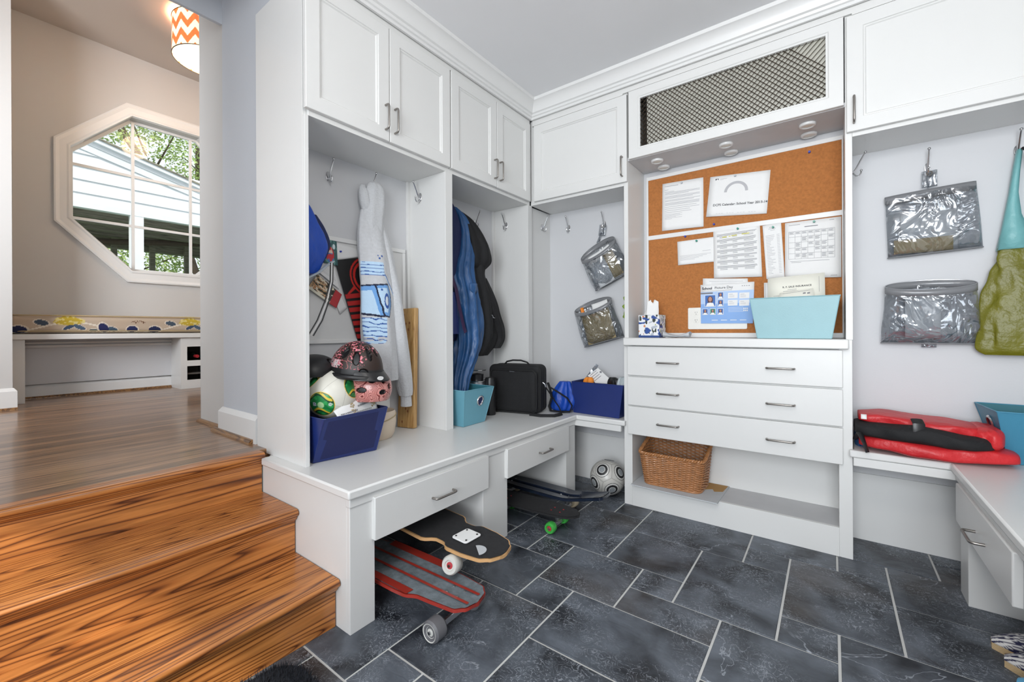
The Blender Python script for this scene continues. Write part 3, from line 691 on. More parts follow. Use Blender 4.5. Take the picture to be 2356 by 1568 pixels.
def floral(p):
    y, t = p.y, p.z + (p.x + 4.93) * .75
    base = (.47, .375, .285)
    def blob(cy, ct, ry, rt, rot=0):
        dy, dt = y - cy, t - ct; a = dy * math.cos(rot) + dt * math.sin(rot); b = -dy * math.sin(rot) + dt * math.cos(rot)
        return (a / ry) ** 2 + (b / rt) ** 2
    per = .79; y0 = (y - .30) % per + .30; y_ = y; y = y0
    out = base
    vine = abs(t - (1.19 + .05 * math.sin((y - .30) / per * 2 * PI - 1.0)))
    if vine < .006: out = (.72, .66, .56)
    for cy, ct, ry, rt, ro, col in ((.34, 1.175, .045, .035, 0, (.012, .018, .07)), (.455, 1.235, .038, .02, -.2, (.05, .075, .11)), (.60, 1.20, .035, .014, .5, (.04, .07, .13)), (.66, 1.20, .038, .016, -.5, (.06, .10, .16)),
                                    (.80, 1.19, .030, .045, .3, (.012, .015, .08)), (.855, 1.18, .034, .022, -.4, (.05, .085, .13)), (.74, 1.17, .026, .018, 0, (.07, .10, .11)), (.98, 1.18, .036, .034, 0, (.012, .02, .09))):
        b = blob(cy, ct, ry, rt, ro)
        if b < 1: return col
        if b < 1.5: out = (.68, .62, .53)
    b = blob(.60, 1.245, .085, .030, 0); n = nz3(y * 40, t * 60, 1)
    if b < 1 + n * .5: return (.50, .36, .03) if n < .15 else (.66, .56, .22)
    b = blob(1.02, 1.245, .05, .012, 0)
    if b < 1 and nz3(y * 120, t * 90, 3) > .05: return (.12, .05, .02)
    return out
colour(bm, floral); M['floral'] = attr_mat('floral_cushion_cloth', .85, bump=(300, .1))
T = Thing('bench_cushion', 'long beige cushion with a navy and mustard floral print on the hall bench', 'cushion', (-4.93, 1.3, 1.0405))
T.add('cushion_body', bm, 'floral', angle=180)
bm = BM()
for z in (1.182, 1.062): tube(bm, [V(-4.93 + .141 * math.copysign(1, math.cos(a)) * abs(math.cos(a)) ** .3, 1.294 + .985 * math.copysign(1, math.sin(a)) * abs(math.sin(a)) ** .06, z) for a in [2 * PI * i / 160 for i in range(160)]], .0042, 6, closed=True)
T.add('piping', bm, 'tan')
# drum lamp
lx, ly, lz = -4.075, 1.32, 3.25
T = Thing('ceiling_lamp', 'round drum ceiling lamp with an orange and cream chevron shade in the hall', 'lamp', (lx, ly, lz))
bm = BM(); NR, NZ = 360, 90; rad = .238; hh = .285
for_ = [[V(lx + rad * math.cos(2 * PI * k / NR), ly + rad * math.sin(2 * PI * k / NR), lz + hh * j / NZ) for k in range(NR)] for j in range(NZ + 1)]
loft(bm, for_, cap=False)
def chev(p):
    a = math.atan2(p.y - ly, p.x - lx) / (2 * PI) * 14; tri = abs((a % 1) - .5) * 2
    v = ((p.z - lz) / .118 + tri * .62 + .35) % 1
    n = .12 * nz3(a * 12, p.z * 10, 0)
    return (.80, .17 + n * .4, .045) if v < .5 else (1.0, .84, .58)
colour(bm, chev); M['shade'] = attr_mat('chevron_shade_cloth', .8, emit=.72)
T.add('shade', bm, 'shade', solid=.002, angle=180)
bm = BM(); 
for z in (lz, lz + hh): tube(bm, [V(lx + (rad + .001) * math.cos(2 * PI * k / 64), ly + (rad + .001) * math.sin(2 * PI * k / 64), z) for k in range(64)], .0035, 6, closed=True)
T.add('shade_rim', bm, 'bronze')
bm = BM(); lathe(bm, [(.001, .01), (rad - .004, .01), (rad - .004, .014), (.001, .014)], 48, c=(lx, ly, lz)); T.add('diffuser', bm, 'frost')
T.add('ceiling_canopy', lathe(BM(), [(.001, .012), (.03, .012), (.03, .024), (.001, .024)], 24, c=(lx, ly, lz + hh)), 'trim')
light('hall_lamp_bulb', 'POINT', (lx, ly, lz + .16), (0, 0, 0), 20, (1, .68, .42), .05)
light('hall_lamp_downlight', 'POINT', (lx, ly, lz - .12), (0, 0, 0), 15, (1, .74, .52), .12)
light('hall_lamp_uplight', 'POINT', (lx, ly, lz + .27), (0, 0, 0), 10, (1, .72, .48), .015)

# ================================================================ OUTSIDE THE WINDOW
HX = -7.6
roof = lambda y: 3.526 + .266 * (1.18 - y)
T = Thing('neighbour_house', 'white clapboard gable with a timber screened porch seen through the octagonal window', 'house', (HX, 1.5, -.5))
bm = BM(); e = .165; z = 2.655
def lap(y0, y1, z): loft(bm, [[V(HX + .002, y, z), V(HX + .022, y, z), V(HX + .004, y, z + e + .006), V(HX - .01, y, z + e)] for y in (y0, y1)])
while z < 4.6:
    ym = 1.18 - (z + e * .4 - 3.526) / .266
    lap(-3.0, min(5.5, ym), z); z += e
z = 1.50
while z > -.4: lap(-3.0, 5.5, z); z -= e
T.add('clapboard_wall', bm, 'siding')
bm = BM()
for d0, d1, x0, x1 in ((-.02, .10, HX, HX + .05), (.0, .05, HX, HX + .10), (.10, .19, HX, HX + .035)):
    loft(bm, [[V(x0, y, roof(y) - d1), V(x1, y, roof(y) - d1), V(x1, y, roof(y) - d0), V(x0, y, roof(y) - d0)] for y in (-3, 5.8)])
T.add('rake_board', bm, 'siding')
bm = BM(); loft(bm, [[V(HX - 4, y, roof(y)), V(HX + .12, y, roof(y)), V(HX + .12, y, roof(y) + .02), V(HX - 4, y, roof(y) + .02)] for y in (-3, 5.8)]); T.add('roof', bm, 'outwood')
for y0, y1 in ((-3, -.9), (1.535, 1.675), (3.4, 5.5)): T.add('porch_post', box(BM(), HX - .06, HX + .03, y0, y1, 1.5, 2.66), 'siding')
T.add('header_trim', box(BM(), HX - .065, HX + .034, -1, 5.5, 2.63, 2.70), 'siding')
T.add('porch_ceiling', box(BM(), HX - 4, HX - .06, -3, 5.5, 2.95, 3.0), 'outwood')
for i in range(7):
    x = HX - .5 - i * .5; T.add('porch_joist', box(BM(), x - .04, x + .04, -3, 5.5, 2.72, 2.95), 'outwood')
T.add('porch_beam', box(BM(), HX - 3.2, HX - 3.0, -3, 5.5, 2.62, 2.74), 'outwood')
bm = BM(); tube(bm, [V(HX - 2.4 + nz3(i, 1, 1) * .03, .4 + i * .4, 2.45 + i * .05) for i in range(12)], .05, 8); T.add('porch_branch_rail', bm, 'bark')
for y in (-.4, .35, 1.2, 1.9, 2.45, 3.0, 3.6): T.add('screen_post', box(BM(), HX - 2.95, HX - 2.87, y - .04, y + .04, 0, 2.95), 'outwood')
def leaves(bm, c, rad, n, size, rnd, flat=.7):
    for _ in range(n):
        d = Vector((rnd.gauss(0, 1), rnd.gauss(0, 1), rnd.gauss(0, 1))).normalized() * (rnd.random() ** .4)
        p = Vector(c) + Vector((d.x * rad[0], d.y * rad[1], d.z * rad[2]))
        a = Vector((rnd.gauss(0, 1), rnd.gauss(0, 1), rnd.gauss(0, flat))).normalized(); b = a.cross(Vector((rnd.gauss(0, 1), rnd.gauss(0, 1), rnd.gauss(0, 1)))).normalized()
        s = size * (.6 + rnd.random() * .8)
        bm.faces.new([bm.verts.new(q) for q in (p - a * s, p + b * s * .45, p + a * s, p - b * s * .45)])
def tree(label, base, top, clumps, leafm, group, seed, nl=1400, size=.09):
    rnd = random.Random(seed); T = Thing('tree', label, 'tree', base, group=group)
    bm = BM(); b = Vector(base); t = Vector(top)
    tube(bm, [b, b.lerp(t, .4) + V(.1, .1, 0), b.lerp(t, .75), t], [.22, .18, .12, .04], 10)
    for c, r in clumps:
        s = b.lerp(t, .35 + .4 * rnd.random()); c = Vector(c); m_ = s.lerp(c, .5) + V(0, .2, .25)
        tube(bm, [s, m_, c], [.07, .045, .015], 6)
        for q in range(4):
            e_ = c + V(rnd.uniform(-1, 1) * r[0], rnd.uniform(-1, 1) * r[1], rnd.uniform(-.6, .6) * r[2]); tube(bm, [m_.lerp(c, .4), e_], [.025, .008], 5)
    T.add('trunk', bm, 'bark')
    bm = BM()
    for c, r in clumps: leaves(bm, c, r, nl, size, rnd)
    T.add('foliage', bm, leafm, smooth=False, recalc=False)
tree('light green leafy tree rising behind the white gable', (-13, 4.2, -1), (-12.5, 3.8, 6.2), [((-12, 2.2, 5.6), (1.6, 1.5, .9)), ((-12, 4.4, 5.3), (1.5, 1.6, 1.0)), ((-12.5, 3.4, 4.2), (1.2, 1.5, .7)), ((-12, 1.2, 6.9), (1.5, 1.6, .8)), ((-12, 6.0, 4.6), (1.4, 1.2, 1.1))], 'leaf', None, 1, 4200, .038)
tree('dense green shrubby tree beyond the porch posts', (-13.5, 1.5, -1), (-13.5, 1.5, 2.2), [((-13.5, .6, 2.6), (.8, 1.5, 1.1)), ((-13.5, 2.6, 2.7), (.8, 1.5, 1.1)), ((-13.5, 4.6, 2.5), (.8, 1.5, 1.1))], 'leaf', None, 2, 3600, .045)
struct('floor_outside', box(BM(), -30, -5.3, -12, 16, -1.05, -1.0), 'leafdark', 'green lawn outside')

# ================================================================ CORK BOARD WALL
T = Thing('cork_board', 'brown cork board in two white-framed panels over the counter', 'board', (-.45, 2.75, 1.003))
CX0, CX1 = -.943, .046
T.add('cork_panel', box(BM(), CX0, CX1, 2.744, 2.752, 1.655, 2.012), 'cork', label='upper cork panel')
T.add('cork_panel', box(BM(), CX0, CX1, 2.744, 2.752, 1.030, 1.628), 'cork', label='lower cork panel')
bm = BM()
for z0, z1 in ((1.628, 1.655), (2.012, 2.034), (1.004, 1.030)): box(bm, CX0 - .012, CX1 + .006, 2.740, 2.7595, z0, z1)
box(bm, CX0 - .0125, CX0 - .0005, 2.7395, 2.7588, 1.0045, 2.0345); box(bm, CX1 + .0005, CX1 + .0065, 2.7395, 2.7588, 1.0045, 2.0345)
box(bm, CX0 + .001, CX1 - .001, 2.752, 2.759, 1.005, 2.033)
T.add('board_frame', bm, 'trim', bevel=.0015)
PY = 2.7435
def sheet(name, label, cat, c, dy, m='paper', group=None, curl=.004, nu=8, nv=10, name2=None):
    """c: TL, TR, BR, BL in (x,z). Returns Thing and map(u,v,lift) with v down"""
    T = Thing(name, label, cat, ((c[2][0] + c[3][0]) / 2, PY - dy, min(c[2][1], c[3][1])), group=group)
    def P(u, v, l=0):
        x = (c[0][0] * (1 - u) + c[1][0] * u) * (1 - v) + (c[3][0] * (1 - u) + c[2][0] * u) * v
        z = (c[0][1] * (1 - u) + c[1][1] * u) * (1 - v) + (c[3][1] * (1 - u) + c[2][1] * u) * v
        b = curl * (v ** 2) * (1 + .6 * math.sin(u * 5 + c[0][0] * 9))
        return V(x, PY - dy - b - l, z)
    bm = BM(); grid(bm, P, nu, nv); T.add('sheet', bm, m, solid=.0005, recalc=False); return T, P
def bars(bm, P, rows, lift=.0008):
    for u0, u1, v0, v1 in rows: 
        n = 4
        for i in range(n):
            a, b = u0 + (u1 - u0) * i / n, u0 + (u1 - u0) * (i + 1) / n
            bm.faces.new([bm.verts.new(P(u, v, lift)) for u, v in ((a, v0), (b, v0), (b, v1), (a, v1))])
def para(v0, n, rnd, u0=.07, u1=.93, dv=.021, t=.009, short=.3):
    out = []; v = v0
    for i in range(n): out.append((u0, u1 - (rnd.random() * short if i == n - 1 else rnd.random() * .03), v, v + t)); v += dv
    return out, v
def put_text(s, size, P, u, v, bold=0, lift=.0012):
    p = P(u, v, lift); px = (P(u + .05, v, lift) - p).normalized(); pv = (P(u, v - .05, lift) - p).normalized()
    n = px.cross(pv).normalized(); pv = n.cross(px)
    m = Matrix((px, pv, n)).transposed().to_4x4(); m.translation = p
    return textmesh(s, size, m, bold)
rnd = random.Random(11)
T, P = sheet('letter', 'portrait typed letter pinned at the upper left of the cork board', 'paper', [(-.853, 1.973), (-.611, 1.964), (-.610, 1.667), (-.857, 1.676)], .001)
bm = BM(); bars(bm, P, [(.06, .4, .06, .075)])
v = .14; bars(bm, P, [(.06, .16, v, v + .008)]); v = .18; bars(bm, P, [(.06, .3, v, v + .008)]); v = .2
for n_ in (3, 3, 2, 3, 1, 1, 1, 1):
    L_, v = para(v, n_, rnd); bars(bm, P, L_); v += .018
for i in range(6): bars(bm, P, [(.07, .5 - .05 * i * (i % 2), v + i * .02, v + i * .02 + .006)])
T.add('print', bm, 'inklight', recalc=False, smooth=False)
T, P = sheet('calendar_sheet', 'landscape school calendar sheet pinned at the upper middle of the cork board', 'paper', [(-.572, 1.956), (-.264, 1.929), (-.283, 1.691), (-.595, 1.722)], .0012)
T.add('title_text', put_text('DCPS Calendar: School Year 2013-14', .0182, P, .10, .745, .0002), 'inkdark', recalc=False, smooth=False)
bm = BM(); bars(bm, P, [(.18, .30, .075, .083), (.18, .24, .095, .101)]); bars(bm, P, [(.12 + i * .045, .15 + i * .045, .93, .936) for i in range(17) if i % 4])
c0 = (.47, .42)
for i in range(26):
    a0, a1 = PI * i / 26, PI * (i + 1) / 26
    bm.faces.new([bm.verts.new(P(c0[0] + r_ * .8 * math.cos(a), c0[1] - r_ * math.sin(a), .0008)) for a, r_ in ((a0, .19), (a1, .19), (a1, .25), (a0, .25))])
T.add('print', bm, 'inklight', recalc=False, smooth=False)
bm = BM(); bars(bm, P, [(.10, .118, .065, .1), (.118, .13, .065, .08), (.135, .155, .065, .08), (.145, .155, .065, .1)]); T.add('emblem', bm, 'inkdark', recalc=False, smooth=False)
T, P = sheet('note_card', 'small cream note pinned at the left of the lower cork panel', 'paper', [(-.764, 1.596), (-.535, 1.599), (-.537, 1.452), (-.759, 1.449)], .001, 'paper')
bm = BM(); bars(bm, P, [(.64, .84, .5, .515)]); bars(bm, P, [(.06, .85 - .1 * i, .62 + .045 * i, .632 + .045 * i) for i in range(5)]); T.add('print', bm, 'inklight', recalc=False, smooth=False)
T, P = sheet('form_sheet', 'typed form with yellow highlighted lines pinned at the middle of the lower cork panel', 'paper', [(-.557, 1.634), (-.317, 1.643), (-.306, 1.343), (-.553, 1.353)], .003)
bm = BM(); v = .10
for k_ in range(7):
    L_, v = para(v, 3, rnd, .08, .93, .018, .007, .2); bars(bm, P, L_)
    for q in range(2): bars(bm, P, [(.14, .3, v, v + .006), (.42, .52, v, v + .006), (.66, .86, v, v + .006)]); v += .02
    v += .015
T.add('print', bm, 'ink', recalc=False, smooth=False)
bm = BM(); bars(bm, P, [(.20, .30, .155, .175), (.40, .52, .15, .168), (.62, .78, .145, .163), (.34, .38, .155, .17)], .0012); T.add('highlight', bm, 'yellow', recalc=False, smooth=False)
T, P = sheet('receipt', 'narrow till receipt pinned between the form and the timetable', 'paper', [(-.304, 1.626), (-.216, 1.632), (-.199, 1.330), (-.285, 1.327)], .002, 'paper', curl=.009)
bm = BM(); bars(bm, P, [(.35, .6, .05, .06), (.3, .7, .08, .088), (.4, .65, .11, .117)])
for i in range(26): bars(bm, P, [(.12, .3 + .3 * rnd.random(), .2 + i * .028, .208 + i * .028), (.72, .88, .2 + i * .028, .208 + i * .028)])
T.add('print', bm, 'inklight', recalc=False, smooth=False)
T, P = sheet('timetable', 'school timetable grid sheet pinned at the right of the lower cork panel', 'paper', [(-.198, 1.624), (.0435, 1.622), (.043, 1.313), (-.199, 1.325)], .0024)
bm = BM(); x0_, x1_, y0_, y1_ = .07, .89, .17, .66
for i in range(8): u = x0_ + (x1_ - x0_) * i / 7; bars(bm, P, [(u - .002, u + .002, y0_, y1_)])
for j in range(6): v = y0_ + (y1_ - y0_) * j / 5; bars(bm, P, [(x0_, x1_, v - .0018, v + .0018)])
for i in range(7):
    for j in range(5):
        if (i + j * 3) % 4 and i not in (0,) or j == 0:
            for q in range(3 + (i * j) % 3): v = y0_ + (y1_ - y0_) * j / 5 + .012 + q * .014; u = x0_ + (x1_ - x0_) * i / 7; bars(bm, P, [(u + .012, u + .10 - .02 * (q % 2), v, v + .006)])
bars(bm, P, [(.07, .28, .05, .056), (.36, .60, .095, .108), (.80, .88, .03, .036), (.1, .8, .70, .705), (.12, .3, .72, .725), (.82, .93, .96, .966)])
T.add('print', bm, 'ink', recalc=False, smooth=False)
T, P = sheet('paper_sheet', 'plain white sheet tucked behind the school picture flyer', 'paper', [(-.616, 1.357), (-.378, 1.339), (-.370, 1.20), (-.616, 1.20)], .0015)
bm = BM(); bars(bm, P, [(.15, .9, .10, .115), (.2, .95, .17, .18), (.1, .8, .24, .25)]); T.add('print', bm, 'inklight', recalc=False, smooth=False)
# outlet plate
T = Thing('outlet_plate', 'wide cream outlet plate low on the cork board, behind the picture flyer', 'outlet', (-.54, 2.742, 1.05))
bm = BM(); prism(bm, rr(-.702, -.381, 1.052, 1.183, .008), lambda p: V(p[0], 2.7438, p[1]), lambda p: V(p[0], 2.7385, p[1])); T.add('cover_plate', bm, 'plate', bevel=.002)
for z in (1.1505, 1.104):
    bm = BM(); prism(bm, [(-.654 + .018 * math.cos(a) , z + .0155 * math.sin(a)) for a in [2 * PI * i / 24 for i in range(24)]], lambda p: V(p[0], 2.739, p[1]), lambda p: V(p[0], 2.7368, p[1])); s_ = T.add('socket', bm, 'plate', bevel=.0006)
    bm = BM(); box(bm, -.6605, -.6588, 2.7362, 2.737, z + .0, z + .008); box(bm, -.6497, -.648, 2.7362, 2.737, z + .001, z + .008); box(bm, -.6555, -.6525, 2.7362, 2.737, z - .009, z - .005)
    T.add('slots', bm, 'black', parent=s_)
# flyer
T, P = sheet('picture_day_flyer', 'blue school picture day flyer with portrait photos, leaning on the cork board', 'flyer', [(-.628, 1.318), (-.344, 1.318), (-.352, 1.084), (-.626, 1.087)], .008, 'paper', curl=.002)
M['flyerblue'] = mat('flyer_blue_print', (.22, .40, .74), .5); M['flyerlight'] = mat('flyer_pale_blue_print', (.42, .57, .82), .5); M['photoblue'] = mat('photo_backdrop_blue', (.03, .13, .42), .5)
M['skinprint'] = mat('photo_skin_tone', (.50, .24, .16), .5); M['hairprint'] = mat('photo_dark_hair', (.08, .02, .015), .5); M['photogreen'] = mat('photo_backdrop_green', (.03, .22, .16), .5)
bm = BM(); bars(bm, P, [(0, 1, .19, .5)], .0006); T.add('printed_band', bm, 'flyerlight', recalc=False, smooth=False)
bm = BM(); bars(bm, P, [(0, 1, .5, 1.0)], .0006); T.add('printed_band', bm, 'flyerblue', recalc=False, smooth=False)
b1 = put_text('School', .0205, P, .03, .13, .0006); merge(b1, put_text('Picture Day', .0205, P, .275, .125)); T.add('title_text', b1, 'inkdark', recalc=False, smooth=False)
bm = BM(); bars(bm, P, [(.0, .24, .205, .245)], .0012); bars(bm, P, [(.78 + .04 * i, .80 + .04 * i, .075, .09) for i in range(4)]); bars(bm, P, [(.02, .6, .165, .172)]); T.add('caption_bar', bm, 'ink', recalc=False, smooth=False)
ph = [(.09, .29, .28, .56, 'photoblue'), (.34, .44, .22, .37, 'photoblue'), (.34, .44, .41, .56, 'photoblue'), (.04, .14, .63, .77, 'photoblue'), (.19, .29, .63, .77, 'photogreen'), (.34, .44, .63, .77, 'photoblue')]
for u0, u1, v0, v1, bk in ph:
    bm = BM(); bars(bm, P, [(u0 - .008, u1 + .008, v0 - .01, v1 + .01)], .0012)
    q = T.add('portrait_photo', bm, 'paper', recalc=False, smooth=False)
    bm = BM(); bars(bm, P, [(u0, u1, v0, v1)], .0015); T.add('backdrop', bm, bk, parent=q, recalc=False, smooth=False)
    uc, w_, h_ = (u0 + u1) / 2, u1 - u0, v1 - v0
    def disc(cu, cv, ru, rv, l):
        b = BM(); b.faces.new([b.verts.new(P(cu + ru * math.cos(a), cv + rv * math.sin(a), l)) for a in [2 * PI * i / 18 for i in range(18)]]); return b
    T.add('hair', disc(uc, v0 + h_ * .42, w_ * .27, h_ * .34, .0018), 'hairprint', parent=q, recalc=False, smooth=False)
    T.add('face', disc(uc, v0 + h_ * .36, w_ * .17, h_ * .22, .0021), 'skinprint', parent=q, recalc=False, smooth=False)
    b = BM(); b.faces.new([b.verts.new(P(u, v, .0024)) for u, v in ((uc - w_ * .42, v1), (uc - w_ * .3, v0 + h_ * .72), (uc, v0 + h_ * .66), (uc + w_ * .3, v0 + h_ * .72), (uc + w_ * .42, v1))]); T.add('blouse', b, 'paper', parent=q, recalc=False, smooth=False)
bm = BM()
for u0, v0 in ((.53, .24), (.74, .25), (.53, .42), (.74, .43)): bars(bm, P, [(u0, u0 + .18, v0, v0 + .14)], .0012)
bars(bm, P, [(.54, .82, .60 + .035 * i, .606 + .035 * i) for i in range(4)], .0012); bars(bm, P, [(.22 + .18 * i, .34 + .18 * i, .91, .925) for i in range(4)], .0012); bars(bm, P, [(.82 + .03 * i, .84 + .03 * i, .62 + .05 * j, .655 + .05 * j) for i in range(3) for j in range(2)], .0012)
T.add('white_panels', bm, 'paper', recalc=False, smooth=False)
bm = BM()
for u0, v0 in ((.53, .24), (.74, .25), (.53, .42), (.74, .43)): bars(bm, P, [(u0 + .02, u0 + .09, v0 + .03, v0 + .04)] + [(u0 + .02, u0 + .12, v0 + .06 + .02 * i, v0 + .065 + .02 * i) for i in range(3)], .0015)
T.add('panel_print', bm, 'inklight', recalc=False, smooth=False)
# pins
def pin(label, x, z, m, dy=.004, group='push pins on the cork board'):
    T = Thing('push_pin', label, 'pin', (x, PY - dy, z), group=group); y = PY - dy
    T.add('head', lathe(BM(), [(.001, -.013), (.0052, -.013), (.0052, -.0115), (.0032, -.009), (.0030, -.005), (.0055, -.003), (.0058, -.001), (.001, -.001)], 14, 'Y', (x, y, z)), m)
    T.add('needle', lathe(BM(), [(.0006, -.002), (.0006, .006)], 6, 'Y', (x, y, z)), 'steel')
pin('blue push pin alone at the top right of the cork board', -.088, 1.981, 'bluepin', .002)
pin('blue push pin under the calendar sheet', -.552, 1.672, 'bluepin', .002)
pin('blue push pin just below the middle rail, left of the form sheet', -.715, 1.622, 'bluepin', .002)
pin('green push pin holding the small note', -.649, 1.586, 'greenpin'); pin('green push pin holding the highlighted form', -.426, 1.627, 'greenpin', .006)
pin('green push pin holding the receipt', -.253, 1.610, 'greenpin', .005); pin('green push pin holding the timetable', -.069, 1.612, 'greenpin', .005)
pin('clear push pin holding the typed letter', -.734, 1.955, 'clearpin'); pin('clear push pin holding the calendar sheet', -.438, 1.934, 'clearpin')

# ================================================================ BINS
def fabric_bin(label, b, t, z0, h, mo, mi_, grommets=(), ring_r=.030):
    """b,t: corner (x,y) lists of foot and rim; grommets: (edge index, u, v)"""
    cx, cy = sum(p[0] for p in b) / 4, sum(p[1] for p in b) / 4
    T = Thing('storage_bin', label, 'bin', (cx, cy, z0), group='fabric storage bins in the lockers'); k = .975
    def ins(c, z): return [V(cx + (x - cx) * k, cy + (y - cy) * k, z) for x, y in c]
    bm = BM(); n = 8
    def mid(f): return [tuple(b[i][a] * (1 - f) + t[i][a] * f for a in (0, 1)) for i in range(4)]
    outer = [[V(x, y, z0 + h * f) for x, y in mid(f)] for f in (0, .5, 1)]
    inner = [ins(mid(1), z0 + h), ins(mid(.04), z0 + .008)]
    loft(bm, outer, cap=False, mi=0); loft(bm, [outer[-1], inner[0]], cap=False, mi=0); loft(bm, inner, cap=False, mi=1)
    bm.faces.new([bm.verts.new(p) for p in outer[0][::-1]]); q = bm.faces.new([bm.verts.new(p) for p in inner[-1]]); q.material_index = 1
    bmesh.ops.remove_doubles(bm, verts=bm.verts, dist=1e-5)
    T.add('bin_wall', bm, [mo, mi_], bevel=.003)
    bm = BM(); e_ = [V(x + (x - cx) * .004, y + (y - cy) * .004, z0 + h) for x, y in t]
    tube(bm, [e_[i].lerp(e_[(i + 1) % 4], f) for i in range(4) for f in (.02, .5, .98)], .0025, 6, closed=True); T.add('rim_piping', bm, mo)
    bm = BM()
    for i in range(4): tube(bm, [V(b[i][0], b[i][1], z0 + .003), V(t[i][0], t[i][1], z0 + h)], .0018, 6)
    T.add('corner_seam', bm, mo)
    for ei, u, v in grommets:
        a, c_ = ei, (ei + 1) % 4; p = lambda u, v: V(*(((b[a][q] * (1 - u) + b[c_][q] * u) * (1 - v) + (t[a][q] * (1 - u) + t[c_][q] * u) * v) for q in (0, 1)), z0 + h * v)
        o = p(u, v); du = (p(u + .1, v) - o).normalized(); dv = (p(u, v + .1) - o).normalized(); n_ = du.cross(dv).normalized()
        if n_.dot(o - V(cx, cy, o.z)) < 0: n_ = -n_
        bm = BM(); tube(bm, [o + n_ * .002 + du * ring_r * .9 * math.cos(q) + dv * ring_r * math.sin(q) for q in [2 * PI * i / 28 for i in range(28)]], .0055, 8, closed=True); g_ = T.add('grommet', bm, 'chrome', label='polished metal grommet')
        bm = BM(); bm.faces.new([bm.verts.new(o + n_ * .0012 + du * ring_r * .8 * math.cos(q) + dv * ring_r * .9 * math.sin(q)) for q in [2 * PI * i / 24 for i in range(24)]]); T.add('grommet_hole', bm, 'navyin', parent=g_, recalc=False)
    return T
ZC, ZN = .505, 1.003
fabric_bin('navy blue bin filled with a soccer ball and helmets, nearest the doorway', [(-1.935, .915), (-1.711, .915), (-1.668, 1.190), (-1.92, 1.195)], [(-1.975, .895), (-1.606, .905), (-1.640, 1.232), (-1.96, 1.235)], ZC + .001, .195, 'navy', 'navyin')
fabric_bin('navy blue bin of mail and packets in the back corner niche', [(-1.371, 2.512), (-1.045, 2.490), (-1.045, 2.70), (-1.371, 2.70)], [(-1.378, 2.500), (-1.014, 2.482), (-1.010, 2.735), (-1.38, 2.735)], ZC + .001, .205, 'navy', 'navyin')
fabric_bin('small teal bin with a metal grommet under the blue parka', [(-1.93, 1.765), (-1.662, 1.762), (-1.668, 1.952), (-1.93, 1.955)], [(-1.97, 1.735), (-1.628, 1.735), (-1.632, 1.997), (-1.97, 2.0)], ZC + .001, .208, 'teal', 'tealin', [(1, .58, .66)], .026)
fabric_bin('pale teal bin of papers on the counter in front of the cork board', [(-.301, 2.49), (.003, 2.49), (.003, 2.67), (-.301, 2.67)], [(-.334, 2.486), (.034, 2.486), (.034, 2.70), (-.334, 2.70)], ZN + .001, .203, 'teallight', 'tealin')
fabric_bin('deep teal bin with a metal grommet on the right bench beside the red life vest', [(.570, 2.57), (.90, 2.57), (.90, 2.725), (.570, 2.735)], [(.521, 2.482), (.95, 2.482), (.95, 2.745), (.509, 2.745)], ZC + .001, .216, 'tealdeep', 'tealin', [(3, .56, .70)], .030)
# ================================================================ COAT HOOKS
def hook(label, base, out):
    """double coat hook; base on the wall, out = wall normal"""
    o = Vector(out); s = V(0, 0, 1).cross(o); b = Vector(base); T = Thing('coat_hook', label, 'hook', base, group='chrome coat hooks in the lockers')
    f = lambda d, z, x=0: b + o * d + V(0, 0, z) + s * x
    bm = BM(); prism(bm, [(.011 * math.cos(a), -.018 + .024 * math.sin(a)) for a in [2 * PI * i / 20 for i in range(20)]], lambda p: f(.0005, p[1], p[0]), lambda p: f(.0045, p[1], p[0]))
    T.add('back_plate', bm, 'chrome', bevel=.001)
    bm = BM(); tube(bm, [f(.004, -.028), f(.012, -.026), f(.022, -.008), f(.034, .018), f(.046, .042), f(.052, .052)], [.0045, .0045, .004, .0036, .0034, .0032], 8); ball(bm, f(.054, .056), .0065, 12, 8); T.add('upper_prong', bm, 'chrome')
    bm = BM(); tube(bm, [f(.004, -.026), f(.010, -.040), f(.020, -.050), f(.031, -.050), f(.037, -.040), f(.038, -.030)], .0036, 8); ball(bm, f(.038, -.026), .0055, 12, 8); T.add('lower_prong', bm, 'chrome')
LXW = -1.9955
hook('bare chrome double hook on the back wall of the niche nearest the doorway', (LXW, 1.150, 1.835), (1, 0, 0))
hook('chrome double hook holding the grey hoodie', (LXW, 1.395, 1.835), (1, 0, 0))
hook('bare chrome double hook on the partition right of the grey hoodie', (-1.885, 1.6515, 1.835), (0, -1, 0))
hook('chrome double hook on the back wall behind the black coat', (LXW, 2.235, 1.820), (1, 0, 0))
hook('bare chrome double hook on the partition right of the black coat', (-1.87, 2.4415, 1.822), (0, -1, 0))
hook('chrome double hook on the side wall of the corner niche, left of the clear organizer', (-1.6995, 2.645, 1.822), (1, 0, 0))
hook('bare chrome double hook on the back wall of the corner niche', (-1.535, 2.7595, 1.815), (0, -1, 0))
hook('chrome double hook holding the tilted clear organizer in the corner niche', (-1.255, 2.7595, 1.800), (0, -1, 0))
hook('chrome double hook on the side panel at the left edge of the right niche', (.0805, 2.64, 1.835), (1, 0, 0))
hook('chrome double hook holding the wide clear organizer on the right', (.362, 2.7595, 1.815), (0, -1, 0))
hook('chrome double hook holding the teal and olive tote bag', (.640, 2.7595, 1.825), (0, -1, 0))

